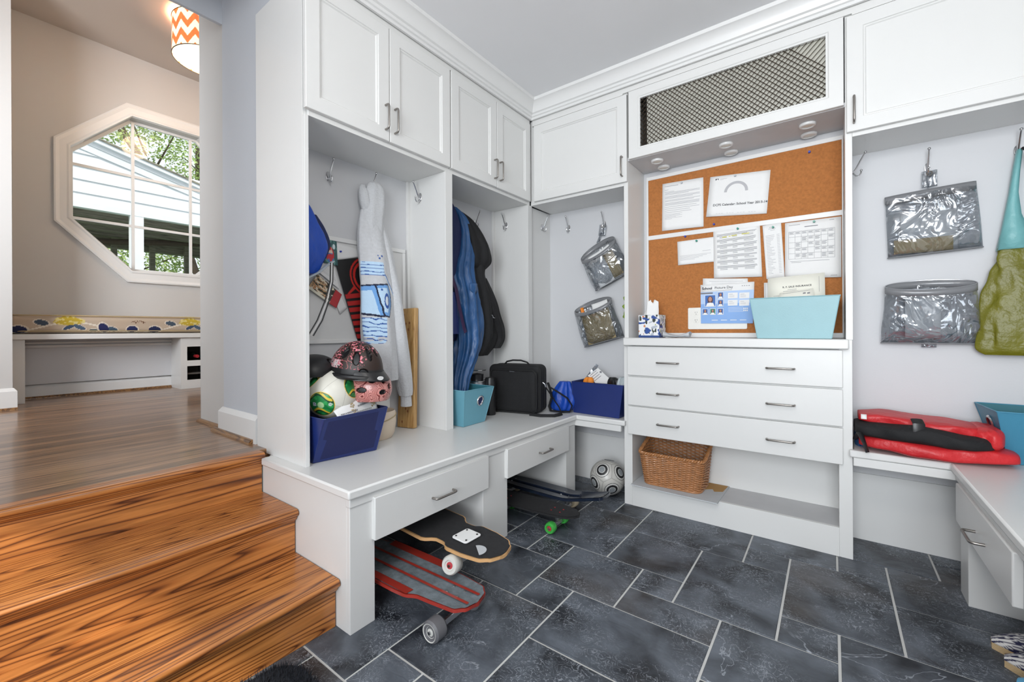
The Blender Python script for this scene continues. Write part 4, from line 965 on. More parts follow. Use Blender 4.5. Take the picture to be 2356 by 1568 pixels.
# ================================================================ CLOTHES
def garment(bm, rings, n=72, sub=10, fold=.09, k=7, seed=0, cap=True, drift=2.0, sharp=1.0):
    """rings: (cx, cy, z, rx, ry); interpolated; folds run down the cloth"""
    R_ = []
    m = len(rings)
    def cr(a, b, c, d, t): return .5 * (2 * b + (c - a) * t + (2 * a - 5 * b + 4 * c - d) * t * t + (3 * b - a - 3 * c + d) * t ** 3)
    for i in range(m - 1):
        p0, p1, p2, p3 = rings[max(i - 1, 0)], rings[i], rings[i + 1], rings[min(i + 2, m - 1)]
        for q in range(sub): R_.append([cr(p0[j], p1[j], p2[j], p3[j], q / sub) for j in range(5)])
    R_.append(list(rings[-1])); L = []
    for cx, cy, z, rx, ry in R_:
        ring = []
        for i in range(n):
            a = 2 * PI * i / n
            f = 1 + fold * (math.sin(k * a + seed + nz3(z * drift, seed, 0) * 4) * .5 + .9 * nz3(math.cos(a) * 2.2 + seed, math.sin(a) * 2.2, z * drift + seed)) + .25 * fold * nz3(a * 3, z * 22, seed)
            ring.append(V(cx + rx * math.cos(a) * f, cy + ry * math.sin(a) * f, z))
        L.append(ring)
    loft(bm, L, cap=cap); return bm
# grey hoodie
T = Thing('hoodie', 'heather grey hoodie with blue airbrushed lettering hanging by its hood', 'hoodie', (-1.93, 1.40, 1.82))
hb = garment(BM(), [(-1.945, 1.345, 1.68, .020, .045), (-1.935, 1.352, 1.60, .034, .072), (-1.925, 1.352, 1.52, .046, .082), (-1.915, 1.362, 1.40, .060, .090), (-1.905, 1.368, 1.25, .068, .095), (-1.90, 1.372, 1.10, .072, .100), (-1.90, 1.385, .95, .074, .100), (-1.905, 1.402, .84, .070, .096), (-1.91, 1.41, .79, .066, .09)], n=260, sub=52, fold=.10, k=5, seed=1.3)
def hood_col(p):
    g = .56 + .035 * nz3(p.x * 60, p.y * 60, p.z * 90); base = (g, g * 1.015, g * 1.045)
    if p.x < -1.90: return base
    u, v = p.y, p.z; lt, md, dk, bk = (.50, .68, .86), (.16, .36, .70), (.025, .09, .34), (.015, .02, .05)
    edge = 1.372; n = .006 * nz3(u * 30, v * 30, 2)
    if u < edge and 1.335 < v < 1.405:
        s = ((v + n) - 1.335) / .0165 % 1; return dk if s < .24 and v < 1.40 else lt
    for cy, cz, r in ((1.366, 1.437, .0055), (1.352, 1.425, .0055), (1.345, 1.438, .003)):
        if (u - cy) ** 2 + (v - cz) ** 2 < r * r: return dk
    if edge <= u < 1.452 and 1.215 < v < 1.352:    # swoosh right of the stripes
        d = v - (1.345 - (u - edge) * 1.35 - (u - edge) ** 2 * 3)
        if abs(d) < .004: return dk
        if -.014 < d < 0: return (.52, .68, .84)
    # big letter block
    if 1.12 < v < 1.30 and u < 1.42:
        w = 1.392 + .024 * math.sin((v - 1.12) / .18 * PI); top = 1.287 + .10 * (u - 1.30); bot = 1.128 - .12 * (u - 1.30) + n
        if bot < v < top and u < w:
            if v > top - .008 or v < bot + .009 or u > w - .005: return bk
            dy = u - (1.318 + (1.287 - v) * .28 + n)
            if abs(dy) < .005: return bk
            if dy < 0: return md if dy > -.022 or v > top - .03 else lt
            c2 = ((u - 1.378) / .016) ** 2 + ((v - 1.205) / .040) ** 2
            if c2 < .35: return (.62, .68, .74)
            if c2 < 1: return dk
            if (u - 1.352) ** 2 + (v - 1.262) ** 2 < .0055 ** 2 or (u - 1.315) ** 2 + (v - 1.155) ** 2 < .004 ** 2: return dk
            if u > w - .022 or v < bot + .03 or v > top - .022: return md
            return lt
    if u < edge and .985 < v < 1.118:
        s = ((v + .10 * (u - 1.30) + n * 1.5) - .985) / .021 % 1
        if s < .22: return dk
        return lt if v > 1.02 or nz3(u * 30, v * 30, 5) > 0 else base
    return base
colour(hb, hood_col); M['hoodie'] = attr_mat('airbrushed_grey_fleece', .95, bump=(110, .3), sheen=.2)
T.add('hoodie_body', hb, 'hoodie', angle=180)
bm = garment(BM(), [(-1.955, 1.392, 1.848, .010, .014), (-1.945, 1.388, 1.83, .024, .040), (-1.94, 1.385, 1.79, .034, .058), (-1.94, 1.378, 1.72, .040, .064), (-1.94, 1.365, 1.64, .040, .066), (-1.935, 1.355, 1.56, .04, .07)], fold=.08, seed=4)
T.add('hood', bm, 'heather', angle=180)
bm = garment(BM(), [(-1.955, 1.318, 1.812, .012, .012), (-1.945, 1.316, 1.775, .024, .022), (-1.94, 1.322, 1.72, .026, .026), (-1.94, 1.335, 1.66, .018, .02)], n=40, fold=.08, seed=6); T.add('hood_edge', bm, 'heather', angle=180)
bm = garment(BM(), [(-1.945, 1.425, 1.62, .014, .014), (-1.93, 1.432, 1.52, .034, .036), (-1.915, 1.440, 1.40, .044, .044), (-1.90, 1.455, 1.28, .048, .048), (-1.89, 1.475, 1.12, .050, .048), (-1.885, 1.492, .98, .050, .048), (-1.88, 1.512, .84, .046, .044), (-1.88, 1.528, .74, .042, .040), (-1.88, 1.534, .695, .034, .033)], n=56, fold=.10, k=4, seed=2.2)
s_ = T.add('sleeve', bm, 'heather', angle=180)
bm = garment(BM(), [(-1.88, 1.534, .70, .029, .028), (-1.88, 1.536, .67, .029, .028), (-1.88, 1.537, .636, .030, .029)], n=60, fold=.06, k=18, seed=0); T.add('cuff', bm, 'heather', parent=s_, angle=180)
# royal blue jacket
T = Thing('jacket', 'royal blue nylon jacket half hidden behind the locker end panel', 'jacket', (-1.93, 1.0, 1.65))
T.add('jacket_body', garment(BM(), [(-1.95, .965, 1.68, .012, .020), (-1.93, .965, 1.62, .040, .055), (-1.92, .97, 1.55, .055, .075), (-1.91, .98, 1.47, .065, .098), (-1.91, .98, 1.42, .065, .102), (-1.91, .975, 1.36, .065, .080), (-1.915, .965, 1.31, .060, .070)], fold=.2, k=6, seed=3), 'bluecloth', angle=180)
bm = garment(BM(), [(-1.955, 1.055, 1.60, .012, .014), (-1.95, 1.075, 1.54, .022, .032), (-1.95, 1.092, 1.47, .026, .040), (-1.95, 1.078, 1.40, .022, .032)], n=40, fold=.14, seed=5); T.add('sleeve', bm, 'navycloth', angle=180)
bm = BM(); tube(bm, [V(-1.86, 1.095, 1.375), V(-1.855, 1.06, 1.35), V(-1.85, 1.02, 1.315), V(-1.85, .96, 1.28)], .015, 8, flat=.25); T.add('webbing_strap', bm, 'strapgrey')
def cord(label, pts, r, m, name='drawstring', cat='cord'):
    bm = BM(); tube(bm, pts, r, 8); solo(name, bm, m, label, cat)
for d_, m_, lab in ((0, 'black', 'black drawstring cord hanging beside the blue jacket'), (.006, 'paper', 'white drawstring cord hanging beside the blue jacket'), (.012, 'black', 'second black drawstring cord, right of the white one by the blue jacket')):
    cord(lab, [V(-1.845, 1.075 + d_, 1.365), V(-1.84, 1.07 + d_, 1.28), V(-1.84, 1.045 + d_ * 1.6, 1.19), V(-1.845, 1.01 + d_ * 2, 1.10), V(-1.85, .97 + d_ * 2, 1.03)], .003, m_)
# board and prints
T = Thing('pin_board', 'white framed pin board on the niche wall behind the grey hoodie', 'board', (-1.99, 1.3, 1.0))
T.add('board_face', box(BM(), -1.9955, -1.990, .93, 1.600, 1.01, 1.500), 'board')
bm = BM(); 
for a in ((.91, 1.620, 1.500, 1.522), (.91, 1.620, .99, 1.01), (.91, .93, 1.01, 1.50), (1.600, 1.620, 1.01, 1.50)): box(bm, -1.9955, -1.982, *a)
T.add('board_frame', bm, 'trim', bevel=.002)
bm = BM(); box(bm, -1.9897, -1.9889, 1.155, 1.36, 1.478, 1.482); T.add('rail_slot', bm, 'ink')
def wallcard(name, label, cat, c, x, f, nu=60, nv=60, group=None, text=None):
    """c: TL,TR,BR,BL in (y,z)"""
    bm = BM()
    def P(u, v, l=0):
        y = (c[0][0] * (1 - u) + c[1][0] * u) * (1 - v) + (c[3][0] * (1 - u) + c[2][0] * u) * v
        z = (c[0][1] * (1 - u) + c[1][1] * u) * (1 - v) + (c[3][1] * (1 - u) + c[2][1] * u) * v
        return V(x + l + .003 * v * v, y, z)
    lay = bm.verts.layers.float_color.new('Col'); vs = grid(bm, P, nu, nv)
    for j, r_ in enumerate(vs):
        for i, q in enumerate(r_): q[lay] = (*f(i / nu, j / nv), 1)
    T = Thing(name, label, cat, (x, sum(p[0] for p in c) / 4, min(p[1] for p in c)), group=group)
    T.add('card', bm, M['printcol'], solid=.0006, recalc=False); return T, P
M['printcol'] = attr_mat('printed_card', .5)
pal = [(.75, .70, .55), (.42, .15, .04), (.03, .03, .02), (.62, .42, .22), (.80, .78, .70)]
def collage(u, v):
    if u > .74: return (.42, .03, .035) if nz3(u * 60, v * 60, 0) < .38 else (.75, .5, .45)
    if v > .86: return (.74, .70, .56)
    n = nz3(u * 7, v * 7, 2) + .5 * nz3(u * 16, v * 16, 4)
    return pal[2] if u + (1 - v) * .4 > .78 and n < .35 else pal[0] if n > .22 else pal[1] if n > .02 else pal[3] if n > -.18 else pal[2]
wallcard('greeting_card', 'tilted holiday card with a red border pinned behind the drawstring cords', 'card', [(1.085, 1.325), (1.213, 1.235), (1.180, 1.165), (1.035, 1.255)], -1.978, collage)
def snap(u, v):
    n = nz3(u * 5, v * 5, 7); d = ((u - .45) / .3) ** 2 + ((v - .62) / .34) ** 2
    if d < 1: return (.50, .03, .04) if n < .1 else (.72, .55, .42) if v < .55 else (.06, .16, .40)
    if (u - .75) ** 2 + (v - .25) ** 2 < .012: return (.6, .72, .74)
    return (.03, .10, .10) if n < .1 else (.10, .24, .22)
wallcard('photo_print', 'small colour photo pinned above the holiday card', 'photo', [(1.122, 1.500), (1.186, 1.500), (1.190, 1.378), (1.118, 1.385)], -1.979, snap)
def notef(u, v): return (.35, .36, .38) if (v * 14) % 1 < .22 and .1 < u < .9 and v < .72 else (.72, .72, .71)
wallcard('paper_slip', 'white printed slip between the small photo and the holiday card', 'paper', [(1.112, 1.385), (1.172, 1.385), (1.200, 1.262), (1.095, 1.335)], -1.984, notef)
wallcard('paper_slip', 'blank white slip peeking below the holiday card', 'paper', [(1.165, 1.24), (1.205, 1.255), (1.245, 1.17), (1.205, 1.135)], -1.986, lambda u, v: (.72, .72, .71), 6, 6)
wallcard('paper_slip', 'white folded sheet pinned above the black and red shirt', 'paper', [(1.185, 1.492), (1.37, 1.475), (1.37, 1.455), (1.185, 1.405)], -1.984, lambda u, v: (.74, .74, .73), 8, 6)
bm = BM(); lathe(bm, [(.004, -1.9835), (.005, -1.981), (.002, -1.978), (.004, -1.974), (.001, -1.973)], 10, 'X', (0, 1.208, 1.452)); solo('push_pin', bm, 'bluepin', 'blue push pin on the folded sheet above the black and red shirt', 'pin')
def shirt(u, v):
    red, blk, dr = (.50, .022, .015), (.008, .008, .008), (.33, .012, .012)
    if v < .42:
        d = math.hypot((u - .78) / .42, (v - .22) / .2)
        if .80 < d < .95 or 1.05 < d < 1.16: return red
        if d <= .8: return blk
        s = v - (.08 + (1 - u) * .35)
        if .0 < u < .62 and s > .02 and d > 1.16 and v > .14 + (.3 - u) * .2 and v < .40 - .25 * u + .06: return red
        return blk
    r_ = (v - .42) / .083 % 1
    if .02 + .0 * v < u < .52 - .1 * (v - .42) and r_ < .62: return (.42, .02, .018)
    return blk
T, P = wallcard('t_shirt', 'black shirt with a red bone-like print pinned behind the grey hoodie', 'shirt', [(1.175, 1.405), (1.40, 1.452), (1.40, 1.0), (1.300, 1.0)], -1.980, shirt, 110, 150)
def wtext(s, size, y, z, x=-1.9765):
    m = Matrix(((0, 0, 1, x), (1, 0, 0, y), (0, 1, 0, z), (0, 0, 0, 1))); return textmesh(s, size, m, .0006)
b1 = wtext('YO', .034, 1.318, 1.258); merge(b1, wtext('MI', .026, 1.320, 1.228)); T.add('lettering', b1, 'paper', recalc=False, smooth=False)
# coats of the second niche
T = Thing('coat', 'long navy blue coat at the left of the second niche, behind the parka', 'coat', (-1.93, 1.86, 1.85))
T.add('coat_body', garment(BM(), [(-1.95, 1.87, 1.905, .014, .03), (-1.93, 1.885, 1.85, .040, .062), (-1.92, 1.90, 1.75, .055, .095), (-1.91, 1.915, 1.62, .060, .115), (-1.905, 1.91, 1.50, .065, .115), (-1.905, 1.90, 1.35, .068, .11), (-1.91, 1.88, 1.15, .07, .10), (-1.91, 1.87, .99, .07, .10)], fold=.12, k=6, seed=8), 'navycloth', angle=180)
bm = BM(); grid(bm, lambda u, v: V(-1.832, 1.795 + .04 * u, 1.31 - .12 * v), 2, 2); T.add('care_label', bm, 'paper', solid=.001, label='white printed label')
T = Thing('coat', 'bright blue nylon parka hanging down into the small teal bin', 'coat', (-1.88, 1.97, 1.85))
T.add('coat_body', garment(BM(), [(-1.93, 1.965, 1.84, .014, .02), (-1.905, 1.985, 1.78, .040, .045), (-1.89, 2.00, 1.68, .055, .062), (-1.875, 1.985, 1.55, .06, .075), (-1.865, 1.955, 1.42, .065, .085), (-1.85, 1.965, 1.28, .068, .095), (-1.84, 1.985, 1.15, .068, .095), (-1.835, 1.99, 1.02, .066, .092), (-1.83, 1.965, .90, .062, .082), (-1.82, 1.92, .78, .055, .065), (-1.81, 1.885, .68, .05, .05), (-1.81, 1.87, .62, .045, .045)], n=130, sub=18, fold=.24, k=9, seed=1, drift=3.4), 'parka', angle=180)
bm = garment(BM(), [(-1.85, 2.04, 1.30, .02, .02), (-1.825, 2.05, 1.22, .03, .035), (-1.81, 2.055, 1.10, .034, .04), (-1.81, 2.04, .96, .03, .036), (-1.82, 2.01, .86, .022, .026)], n=40, fold=.16, k=5, seed=3); T.add('sleeve', bm, 'parka', angle=180)
bm = BM(); grid(bm, lambda u, v: V(-1.782 + .006 * math.sin(u * 4), 1.955 + .07 * u, 1.345 - .045 * v - .02 * u * (1 - u) * 4 * v), 8, 3); T.add('pocket_flap', bm, 'parka', solid=.004)
T = Thing('coat', 'black hooded coat hanging on the right of the blue parka', 'coat', (-1.88, 2.16, 1.8))
T.add('coat_body', garment(BM(), [(-1.93, 2.09, 1.76, .02, .03), (-1.91, 2.12, 1.66, .05, .075), (-1.89, 2.13, 1.54, .065, .085), (-1.885, 2.11, 1.42, .065, .08), (-1.88, 2.14, 1.30, .068, .10), (-1.875, 2.16, 1.15, .07, .115), (-1.875, 2.17, 1.02, .072, .125), (-1.88, 2.15, .94, .07, .115), (-1.885, 2.12, .885, .062, .09)], n=110, sub=16, fold=.20, k=7, seed=2), 'blackcloth', angle=180)
bm = garment(BM(), [(-1.95, 2.02, 1.835, .015, .02), (-1.91, 2.055, 1.77, .045, .055), (-1.885, 2.095, 1.68, .065, .085), (-1.87, 2.125, 1.58, .075, .10), (-1.87, 2.13, 1.50, .07, .095), (-1.885, 2.105, 1.44, .045, .06)], n=80, fold=.18, k=5, seed=7); T.add('hood', bm, 'blackcloth', angle=180)
bm = garment(BM(), [(-1.87, 2.17, 1.40, .03, .03), (-1.85, 2.205, 1.28, .045, .048), (-1.845, 2.25, 1.16, .05, .055), (-1.845, 2.295, 1.06, .048, .055), (-1.85, 2.31, .985, .04, .05), (-1.85, 2.27, .93, .036, .045)], n=60, fold=.18, k=5, seed=9); T.add('sleeve', bm, 'blackcloth', angle=180)
bm = BM(); tube(bm, [V(-1.80, 2.17, 1.155), V(-1.795, 2.185, 1.15), V(-1.792, 2.19, 1.135), V(-1.79, 2.205, 1.132)], .003, 6); T.add('zip_pull', bm, 'chrome', label='bright metal zip pull')
bm = BM(); tube(bm, [V(-1.835, 1.83, 1.42), V(-1.79, 1.84, 1.30), V(-1.775, 1.855, 1.18), V(-1.77, 1.885, 1.07), V(-1.77, 1.90, 1.04)], .014, 8, flat=.3); solo('strap', bm, 'purple', 'dark purple webbing strap hanging over the navy coat', 'strap')
T = Thing('flat_bag', 'royal blue flat bag hanging low between the navy coat and the parka', 'bag', (-1.80, 1.82, 1.0))
T.add('bag_body', garment(BM(), [(-1.80, 1.80, 1.28, .010, .05), (-1.80, 1.805, 1.22, .018, .055), (-1.80, 1.81, 1.1, .022, .058), (-1.80, 1.81, 1.03, .02, .058)], n=40, fold=.06), 'navy', angle=180)

# ================================================================ LEFT NICHE CONTENTS
cs = V(-1.774, 1.04, .772); vc = (V(0, 0, 1.05) - cs).normalized(); vr = vc.cross(V(0, 0, 1)).normalized() * -1; vu = vr.cross(vc).normalized() * -1
if vu.z < 0: vu = -vu
def vdir(a, b, c=1): return (vr * a + vu * b + vc * c * math.sqrt(max(0, 1 - a * a - b * b))).normalized()
def uvball(c, r, nu=480, nv=240): return ball(BM(), c, r, nu, nv)
P3 = [(vdir(-.42, -.40), .50, 1), (vdir(.78, .25), .44, 0), (vdir(-.72, .66), .46, 0), (vdir(.2, -.6, -1), .5, 0), (vdir(.3, .95, -1), .45, 0)]
seams = [vdir(.30, .86), vdir(-.88, .12), vdir(.62, -.70)]
def cup(p):
    d = (p - cs).normalized()
    for q, rad_, main in P3:
        t = math.acos(max(-1, min(1, d.dot(q))))
        if t < rad_:
            e1 = q.cross(V(0, 0, 1)).normalized(); e2 = q.cross(e1); x, y = d.dot(e1) / rad_, d.dot(e2) / rad_
            if main and t < .14: return (.42, .66, .34) if t < .125 else (.10, .40, .12)
            if main and abs(x - .50) < .14 and abs(y + .05) < .15: return (.70, .74, .78) if nz3(x * 14, y * 14, 0) > -.1 else (.05, .12, .35)
            if main and -.86 < x < -.56 and abs(y) < .17 - abs(x + .70) * .9 and (x * 9) % 1 < .68: return (.80, .82, .80)
            if t > rad_ - .025: return (.015, .02, .02)
            s = y + .32 * math.sin(x * 3.0 + 1)
            if abs(s - .62) < .10 or abs(s + .66) < .10: return (.78, .56, .06)
            if abs(s - .78) < .06 or abs(s + .48) < .05: return (.01, .03, .02)
            return (.012, .22, .055) if nz3(x * 3, y * 3, 1) < .1 else (.03, .36, .09)
        if t < rad_ + .028: return (.80, .62, .12)
    for s_ in seams:
        if abs(d.dot(s_)) < .010: return (.52, .50, .44)
    return (.72, .70, .62)
bm = uvball(cs, .11); colour(bm, cup); M['ballA'] = attr_mat('cream_green_ball_panels', .42, coat=.15)
solo('soccer_ball', bm, 'ballA', 'cream soccer ball with green and yellow roundels in the navy bin', 'ball', angle=180)
# helmets
def helmet(T, name, c, rx, ry, rz, fcol, vents, yaw, m, zc=-.35, pitch=0, taper=.15):
    rot = Matrix.Translation(c) @ Matrix.Rotation(yaw, 4, 'Z') @ Matrix.Rotation(pitch, 4, 'Y'); bm = BM(); lay = bm.verts.layers.float_color.new('Col')
    NU_, NV_ = 340, 170; rings = []; meta = []
    for j in range(NV_ + 1):
        th = (PI / 2 - math.asin(zc)) * (1 - j / NV_) + .012
        ring = []
        for i in range(NU_):
            a = 2 * PI * i / NU_; d = V(math.sin(th) * math.cos(a), math.sin(th) * math.sin(a), math.cos(th)); v = 0
            for va, vt, wa, wt in vents:
                q = ((((math.degrees(a) - va + 180) % 360) - 180) / wa) ** 2 + ((math.degrees(th) - vt) / wt) ** 2
                if q < 1: v = max(v, min(1, (1 - q) * 4))
            s = 1 - .11 * v; tp = 1 - taper * max(0, d.x)
            ring.append((V(d.x * rx * s, d.y * ry * s * tp, d.z * rz * s), (0.004, .004, .005) if v > .3 else fcol(d)))
        rings.append(ring)
    vs = [[bm.verts.new(p) for p, c_ in r_] for r_ in rings]
    for r_, q in zip(vs, rings):
        for v_, (p, c_) in zip(r_, q): v_[lay] = (*c_, 1)
    for a, b in zip(vs, vs[1:]):
        for i in range(NU_): bm.faces.new((a[i], a[(i + 1) % NU_], b[(i + 1) % NU_], b[i]))
    bm.faces.new(vs[-1]); 
    # inner liner
    inn = [[bm.verts.new(p * .86 + V(0, 0, -.002)) for p, c_ in rings[j]] for j in (0, 60, 120)]
    for r_ in inn:
        for v_ in r_: v_[lay] = (.01, .01, .01, 1)
    for a, b in zip([vs[0]] + inn, inn):
        for i in range(NU_): bm.faces.new((a[(i + 1) % NU_], a[i], b[i], b[(i + 1) % NU_]))
    bm.faces.new(inn[-1][::-1])
    bmesh.ops.transform(bm, matrix=rot, verts=bm.verts); T.add(name, bm, m, angle=60); return rot
M['helm'] = attr_mat('helmet_shell_print', .28, coat=.4); M['helmmatte'] = attr_mat('helmet_shell_matte_print', .45)
T = Thing('bike_helmet', 'pink and dark red helmet with a brain-like swirl print in the navy bin', 'helmet', (-1.70, 1.185, .75))
def brain(d):
    n = nz3(d.x * 2.7, d.y * 2.7, d.z * 2.7); s = abs(math.sin(n * 17))
    return (.16, .02, .02) if s < .32 else (.40, .09, .075) if s < .5 else (.62, .26, .23)
helmet(T, 'helmet_shell', V(-1.700, 1.182, .788), .108, .100, .092, brain, [(-35, 60, 11, 9), (0, 62, 9, 9), (-62, 88, 13, 8), (22, 82, 8, 9), (-5, 96, 12, 8), (60, 60, 12, 9), (140, 70, 12, 10), (200, 70, 12, 10)], 0.0, 'helm', zc=-.55)
T = Thing('bike_helmet', 'black visored bike helmet with pink blossom print on top of the pile', 'helmet', (-1.72, 1.14, .87))
def blossom(d):
    n = nz3(d.x * 2.6 + 3, d.y * 2.6, d.z * 2.6); k_ = nz3(d.x * 15, d.y * 15, d.z * 15)
    if d.z < .16: return (.012, .012, .013)
    if d.y < .35 and n > -.12 and k_ > .18 and d.x < .72: return (.62, .12, .17) if k_ < .42 else (.72, .40, .42)
    if d.y < .3 and abs(nz3(d.x * 4, d.y * 4, d.z * 4 + 5)) < .03 and d.x < .6: return (.45, .12, .12)
    if d.x < -.1 and d.y < .1 and d.z < .42: return (.60, .50, .50) if k_ > -.25 else (.05, .03, .03)
    return (.028, .014, .010)
rot = helmet(T, 'helmet_shell', V(-1.725, 1.130, .868), .125, .105, .138, blossom, [(-28, 48, 9, 16), (28, 50, 9, 16), (-62, 58, 9, 15), (0, 40, 7, 15), (-95, 48, 12, 14), (62, 60, 10, 14), (-45, 84, 10, 6), (120, 60, 12, 14), (160, 60, 12, 14), (200, 60, 12, 14)], R(18), 'helmmatte', zc=-.05, pitch=R(6))
bm = BM()
L = []
for i in range(25):
    a = R(-62 + 124 * i / 24); L.append([V(.122 * math.cos(a), .103 * math.sin(a), z_) for z_ in (-.004, .014)] + [V((.122 + .04 * math.cos(a * 1.2)) * math.cos(a), (.105 + .012) * math.sin(a), z_ - .022) for z_ in (.004, -.001)])
loft(bm, L); bmesh.ops.transform(bm, matrix=rot, verts=bm.verts); T.add('visor', bm, 'black', bevel=.001)
bm = BM(); prism(bm, [(.015 * math.cos(a), .0085 * math.sin(a)) for a in [2 * PI * i / 20 for i in range(20)]], lambda p: V(.158, p[0], p[1] - .006), lambda p: V(.163, p[0], p[1] - .006)); bmesh.ops.transform(bm, matrix=rot @ Matrix.Rotation(R(-14), 4, 'Z'), verts=bm.verts); b_ = T.add('badge', bm, 'paper', label='white oval badge')
bm = BM(); tube(bm, [V(.128 * math.cos(a), .108 * math.sin(a), -.012) for a in [2 * PI * i / 40 for i in range(40)]], .012, 8, closed=True); bmesh.ops.transform(bm, matrix=rot, verts=bm.verts); T.add('shell_edge', bm, 'black')
T = Thing('bike_helmet', 'plain black helmet behind the cream soccer ball, beside the end panel', 'helmet', (-1.86, 1.0, .86))
helmet(T, 'helmet_shell', V(-1.855, 1.00, .868), .12, .105, .080, lambda d: (.010, .010, .011), [(60, 50, 12, 10), (120, 50, 12, 10), (240, 55, 12, 12)], R(-30), 'helmmatte', zc=-.15)
bm = BM(); tube(bm, [V(-1.83, 1.075, .865), V(-1.80, 1.10, .862), V(-1.77, 1.13, .845), V(-1.75, 1.17, .835)], .016, 8, flat=.5); T.add('rear_cradle', bm, 'black')
# newspaper
bm = BM()
def news(u, v, l=0):
    y = .985 + .215 * u; x = -1.640 - .028 * u + .006 * math.sin(u * 6) - .035 * v; z = .690 + .003 + v * (.022 + .072 * u ** .9) ; return V(x + l, y, z)
grid(bm, news, 24, 8)
T = Thing('newspaper', 'folded newspaper flyer standing at the front of the navy bin, under the soccer ball', 'newspaper', (-1.65, 1.1, .69))
T.add('page', bm, 'paper', solid=.001, recalc=False)
bm = BM(); r_ = random.Random(2)
def nq(u0, u1, v0, v1):
    bm.faces.new([bm.verts.new(news(u, v, .0022)) for u, v in ((u0, v0), (u1, v0), (u1, v1), (u0, v1))])
for i in range(12): nq(.08 + i * .035, .10 + i * .035 + r_.random() * .01, .18, .30)
for i in range(11): nq(.52 + i * .028, .538 + i * .028, .40, .51)
for j in range(3): nq(.6, .76, .70 + .09 * j, .735 + .09 * j)
for i in range(16): nq(.45 + i * .026, .462 + i * .026, .08, .14)
T.add('print', bm, 'ink', recalc=False, smooth=False)
bm = BM()
for _ in range(60):
    u, v = (.33 + r_.random() * .1, .05 + r_.random() * .75) if _ % 2 else (.86 + r_.random() * .09, .15 + r_.random() * .7)
    nq(u, u + .02, v, v + .09)
T.add('picture', bm, 'tan', recalc=False, smooth=False)
# cream tub and white box, plank
T = Thing('plastic_tub', 'cream plastic tub on the bench just right of the navy bin', 'tub', (-1.86, 1.30, ZC))
bm = BM(); pr_ = [(.075, 0), (.085, .02), (.092, .07), (.090, .115), (.086, .125), (.083, .12), (.085, .07), (.07, .012), (.001, .012)]
lathe(bm, pr_, 44); bmesh.ops.transform(bm, matrix=Matrix.Translation((-1.868, 1.325, ZC + .001)) @ Matrix.Diagonal((1.0, 1.22, 1.1, 1)), verts=bm.verts); T.add('tub_wall', bm, 'creamplastic')
bm = BM(); tube(bm, [V(-1.868 + .0925 * math.cos(a), 1.325 + .1125 * math.sin(a), ZC + .098 + .022 * math.sin(a * 1.0)) for a in [2 * PI * i / 48 for i in range(48)]], .0025, 6, closed=True); T.add('seam_ridge', bm, 'tan')
solo('storage_box', box(BM(), -1.992, -1.955, 1.36, 1.485, ZC + .001, ZC + .245), 'paper', 'thin white box standing against the wall behind the cream tub', 'box', bevel=.002)
bm = BM(); hexa(bm, [(-1.975, 1.548, ZC + .002), (-1.862, 1.572, ZC + .002), (-1.867, 1.602, ZC + .002), (-1.978, 1.578, ZC + .002)], [(-1.990, 1.598, 1.178), (-1.905, 1.620, 1.182), (-1.905, 1.648, 1.182), (-1.990, 1.632, 1.178)])
T = Thing('wood_plank', 'bamboo plank with drilled holes leaning in the niche beside the hoodie', 'plank', (-1.92, 1.58, ZC))
T.add('plank_body', bm, 'plank', bevel=.003)
bm = BM()
for u, v in ((.18, .055), (.35, .13), (.62, .125), (.55, .18), (.12, .31), (.55, .4), (.25, .72), (.5, .84), (.62, .86), (.3, .95)):
    a = V(-1.975, 1.548, ZC).lerp(V(-1.862, 1.572, ZC), u); b = V(-1.990, 1.598, 1.178).lerp(V(-1.905, 1.620, 1.182), u); p = b.lerp(a, v); n_ = V(.2, -1, .05).normalized(); s1 = n_.cross(V(0, 0, 1)).normalized(); s2 = s1.cross(n_)
    prism(bm, [(.0055 * math.cos(t), .008 * math.sin(t)) for t in [2 * PI * i / 12 for i in range(12)]], lambda q: p + s1 * q[0] + s2 * q[1] + n_ * .0006, lambda q: p + s1 * q[0] + s2 * q[1] - n_ * .002)
T.add('drilled_hole', bm, 'wickd')

# ================================================================ SECOND NICHE CONTENTS
T = Thing('coffee_press', 'chrome press pot with a black lid standing behind the small teal bin', 'pot', (-1.86, 2.10, ZC))
c = (-1.845, 2.085, ZC + .001)
T.add('pot_body', lathe(BM(), [(.001, 0), (.048, 0), (.048, .21), (.052, .213), (.052, .219), (.001, .219)], 36, c=c), 'steel')
bm = BM(); lathe(bm, [(.001, .22), (.040, .22), (.044, .262), (.001, .27)], 30, c=c); T.add('lid', bm, 'black')
bm = BM(); lathe(bm, [(.001, .216), (.062, .216), (.064, .222), (.001, .224)], 36, c=c); hexa(bm, [(-1.855, 2.13, ZC + .217), (-1.835, 2.13, ZC + .217), (-1.83, 2.185, ZC + .224), (-1.845, 2.185, ZC + .224)], [(-1.855, 2.13, ZC + .223), (-1.835, 2.13, ZC + .223), (-1.83, 2.185, ZC + .228), (-1.845, 2.185, ZC + .228)]); T.add('pouring_rim', bm, 'chrome')
bm = BM(); lathe(bm, [(.030, .285), (.058, .287), (.060, .292), (.001, .298)], 30, c=c); T.add('plunger_cap', bm, 'chrome')
bm = BM(); c = (-1.775, 2.135, ZC + .001); lathe(bm, [(.001, 0), (.034, 0), (.036, .01), (.036, .22), (.030, .24), (.001, .245)], 28, c=c); solo('flask', bm, 'black', 'black cylindrical flask between the small teal bin and the laptop bag', 'flask')
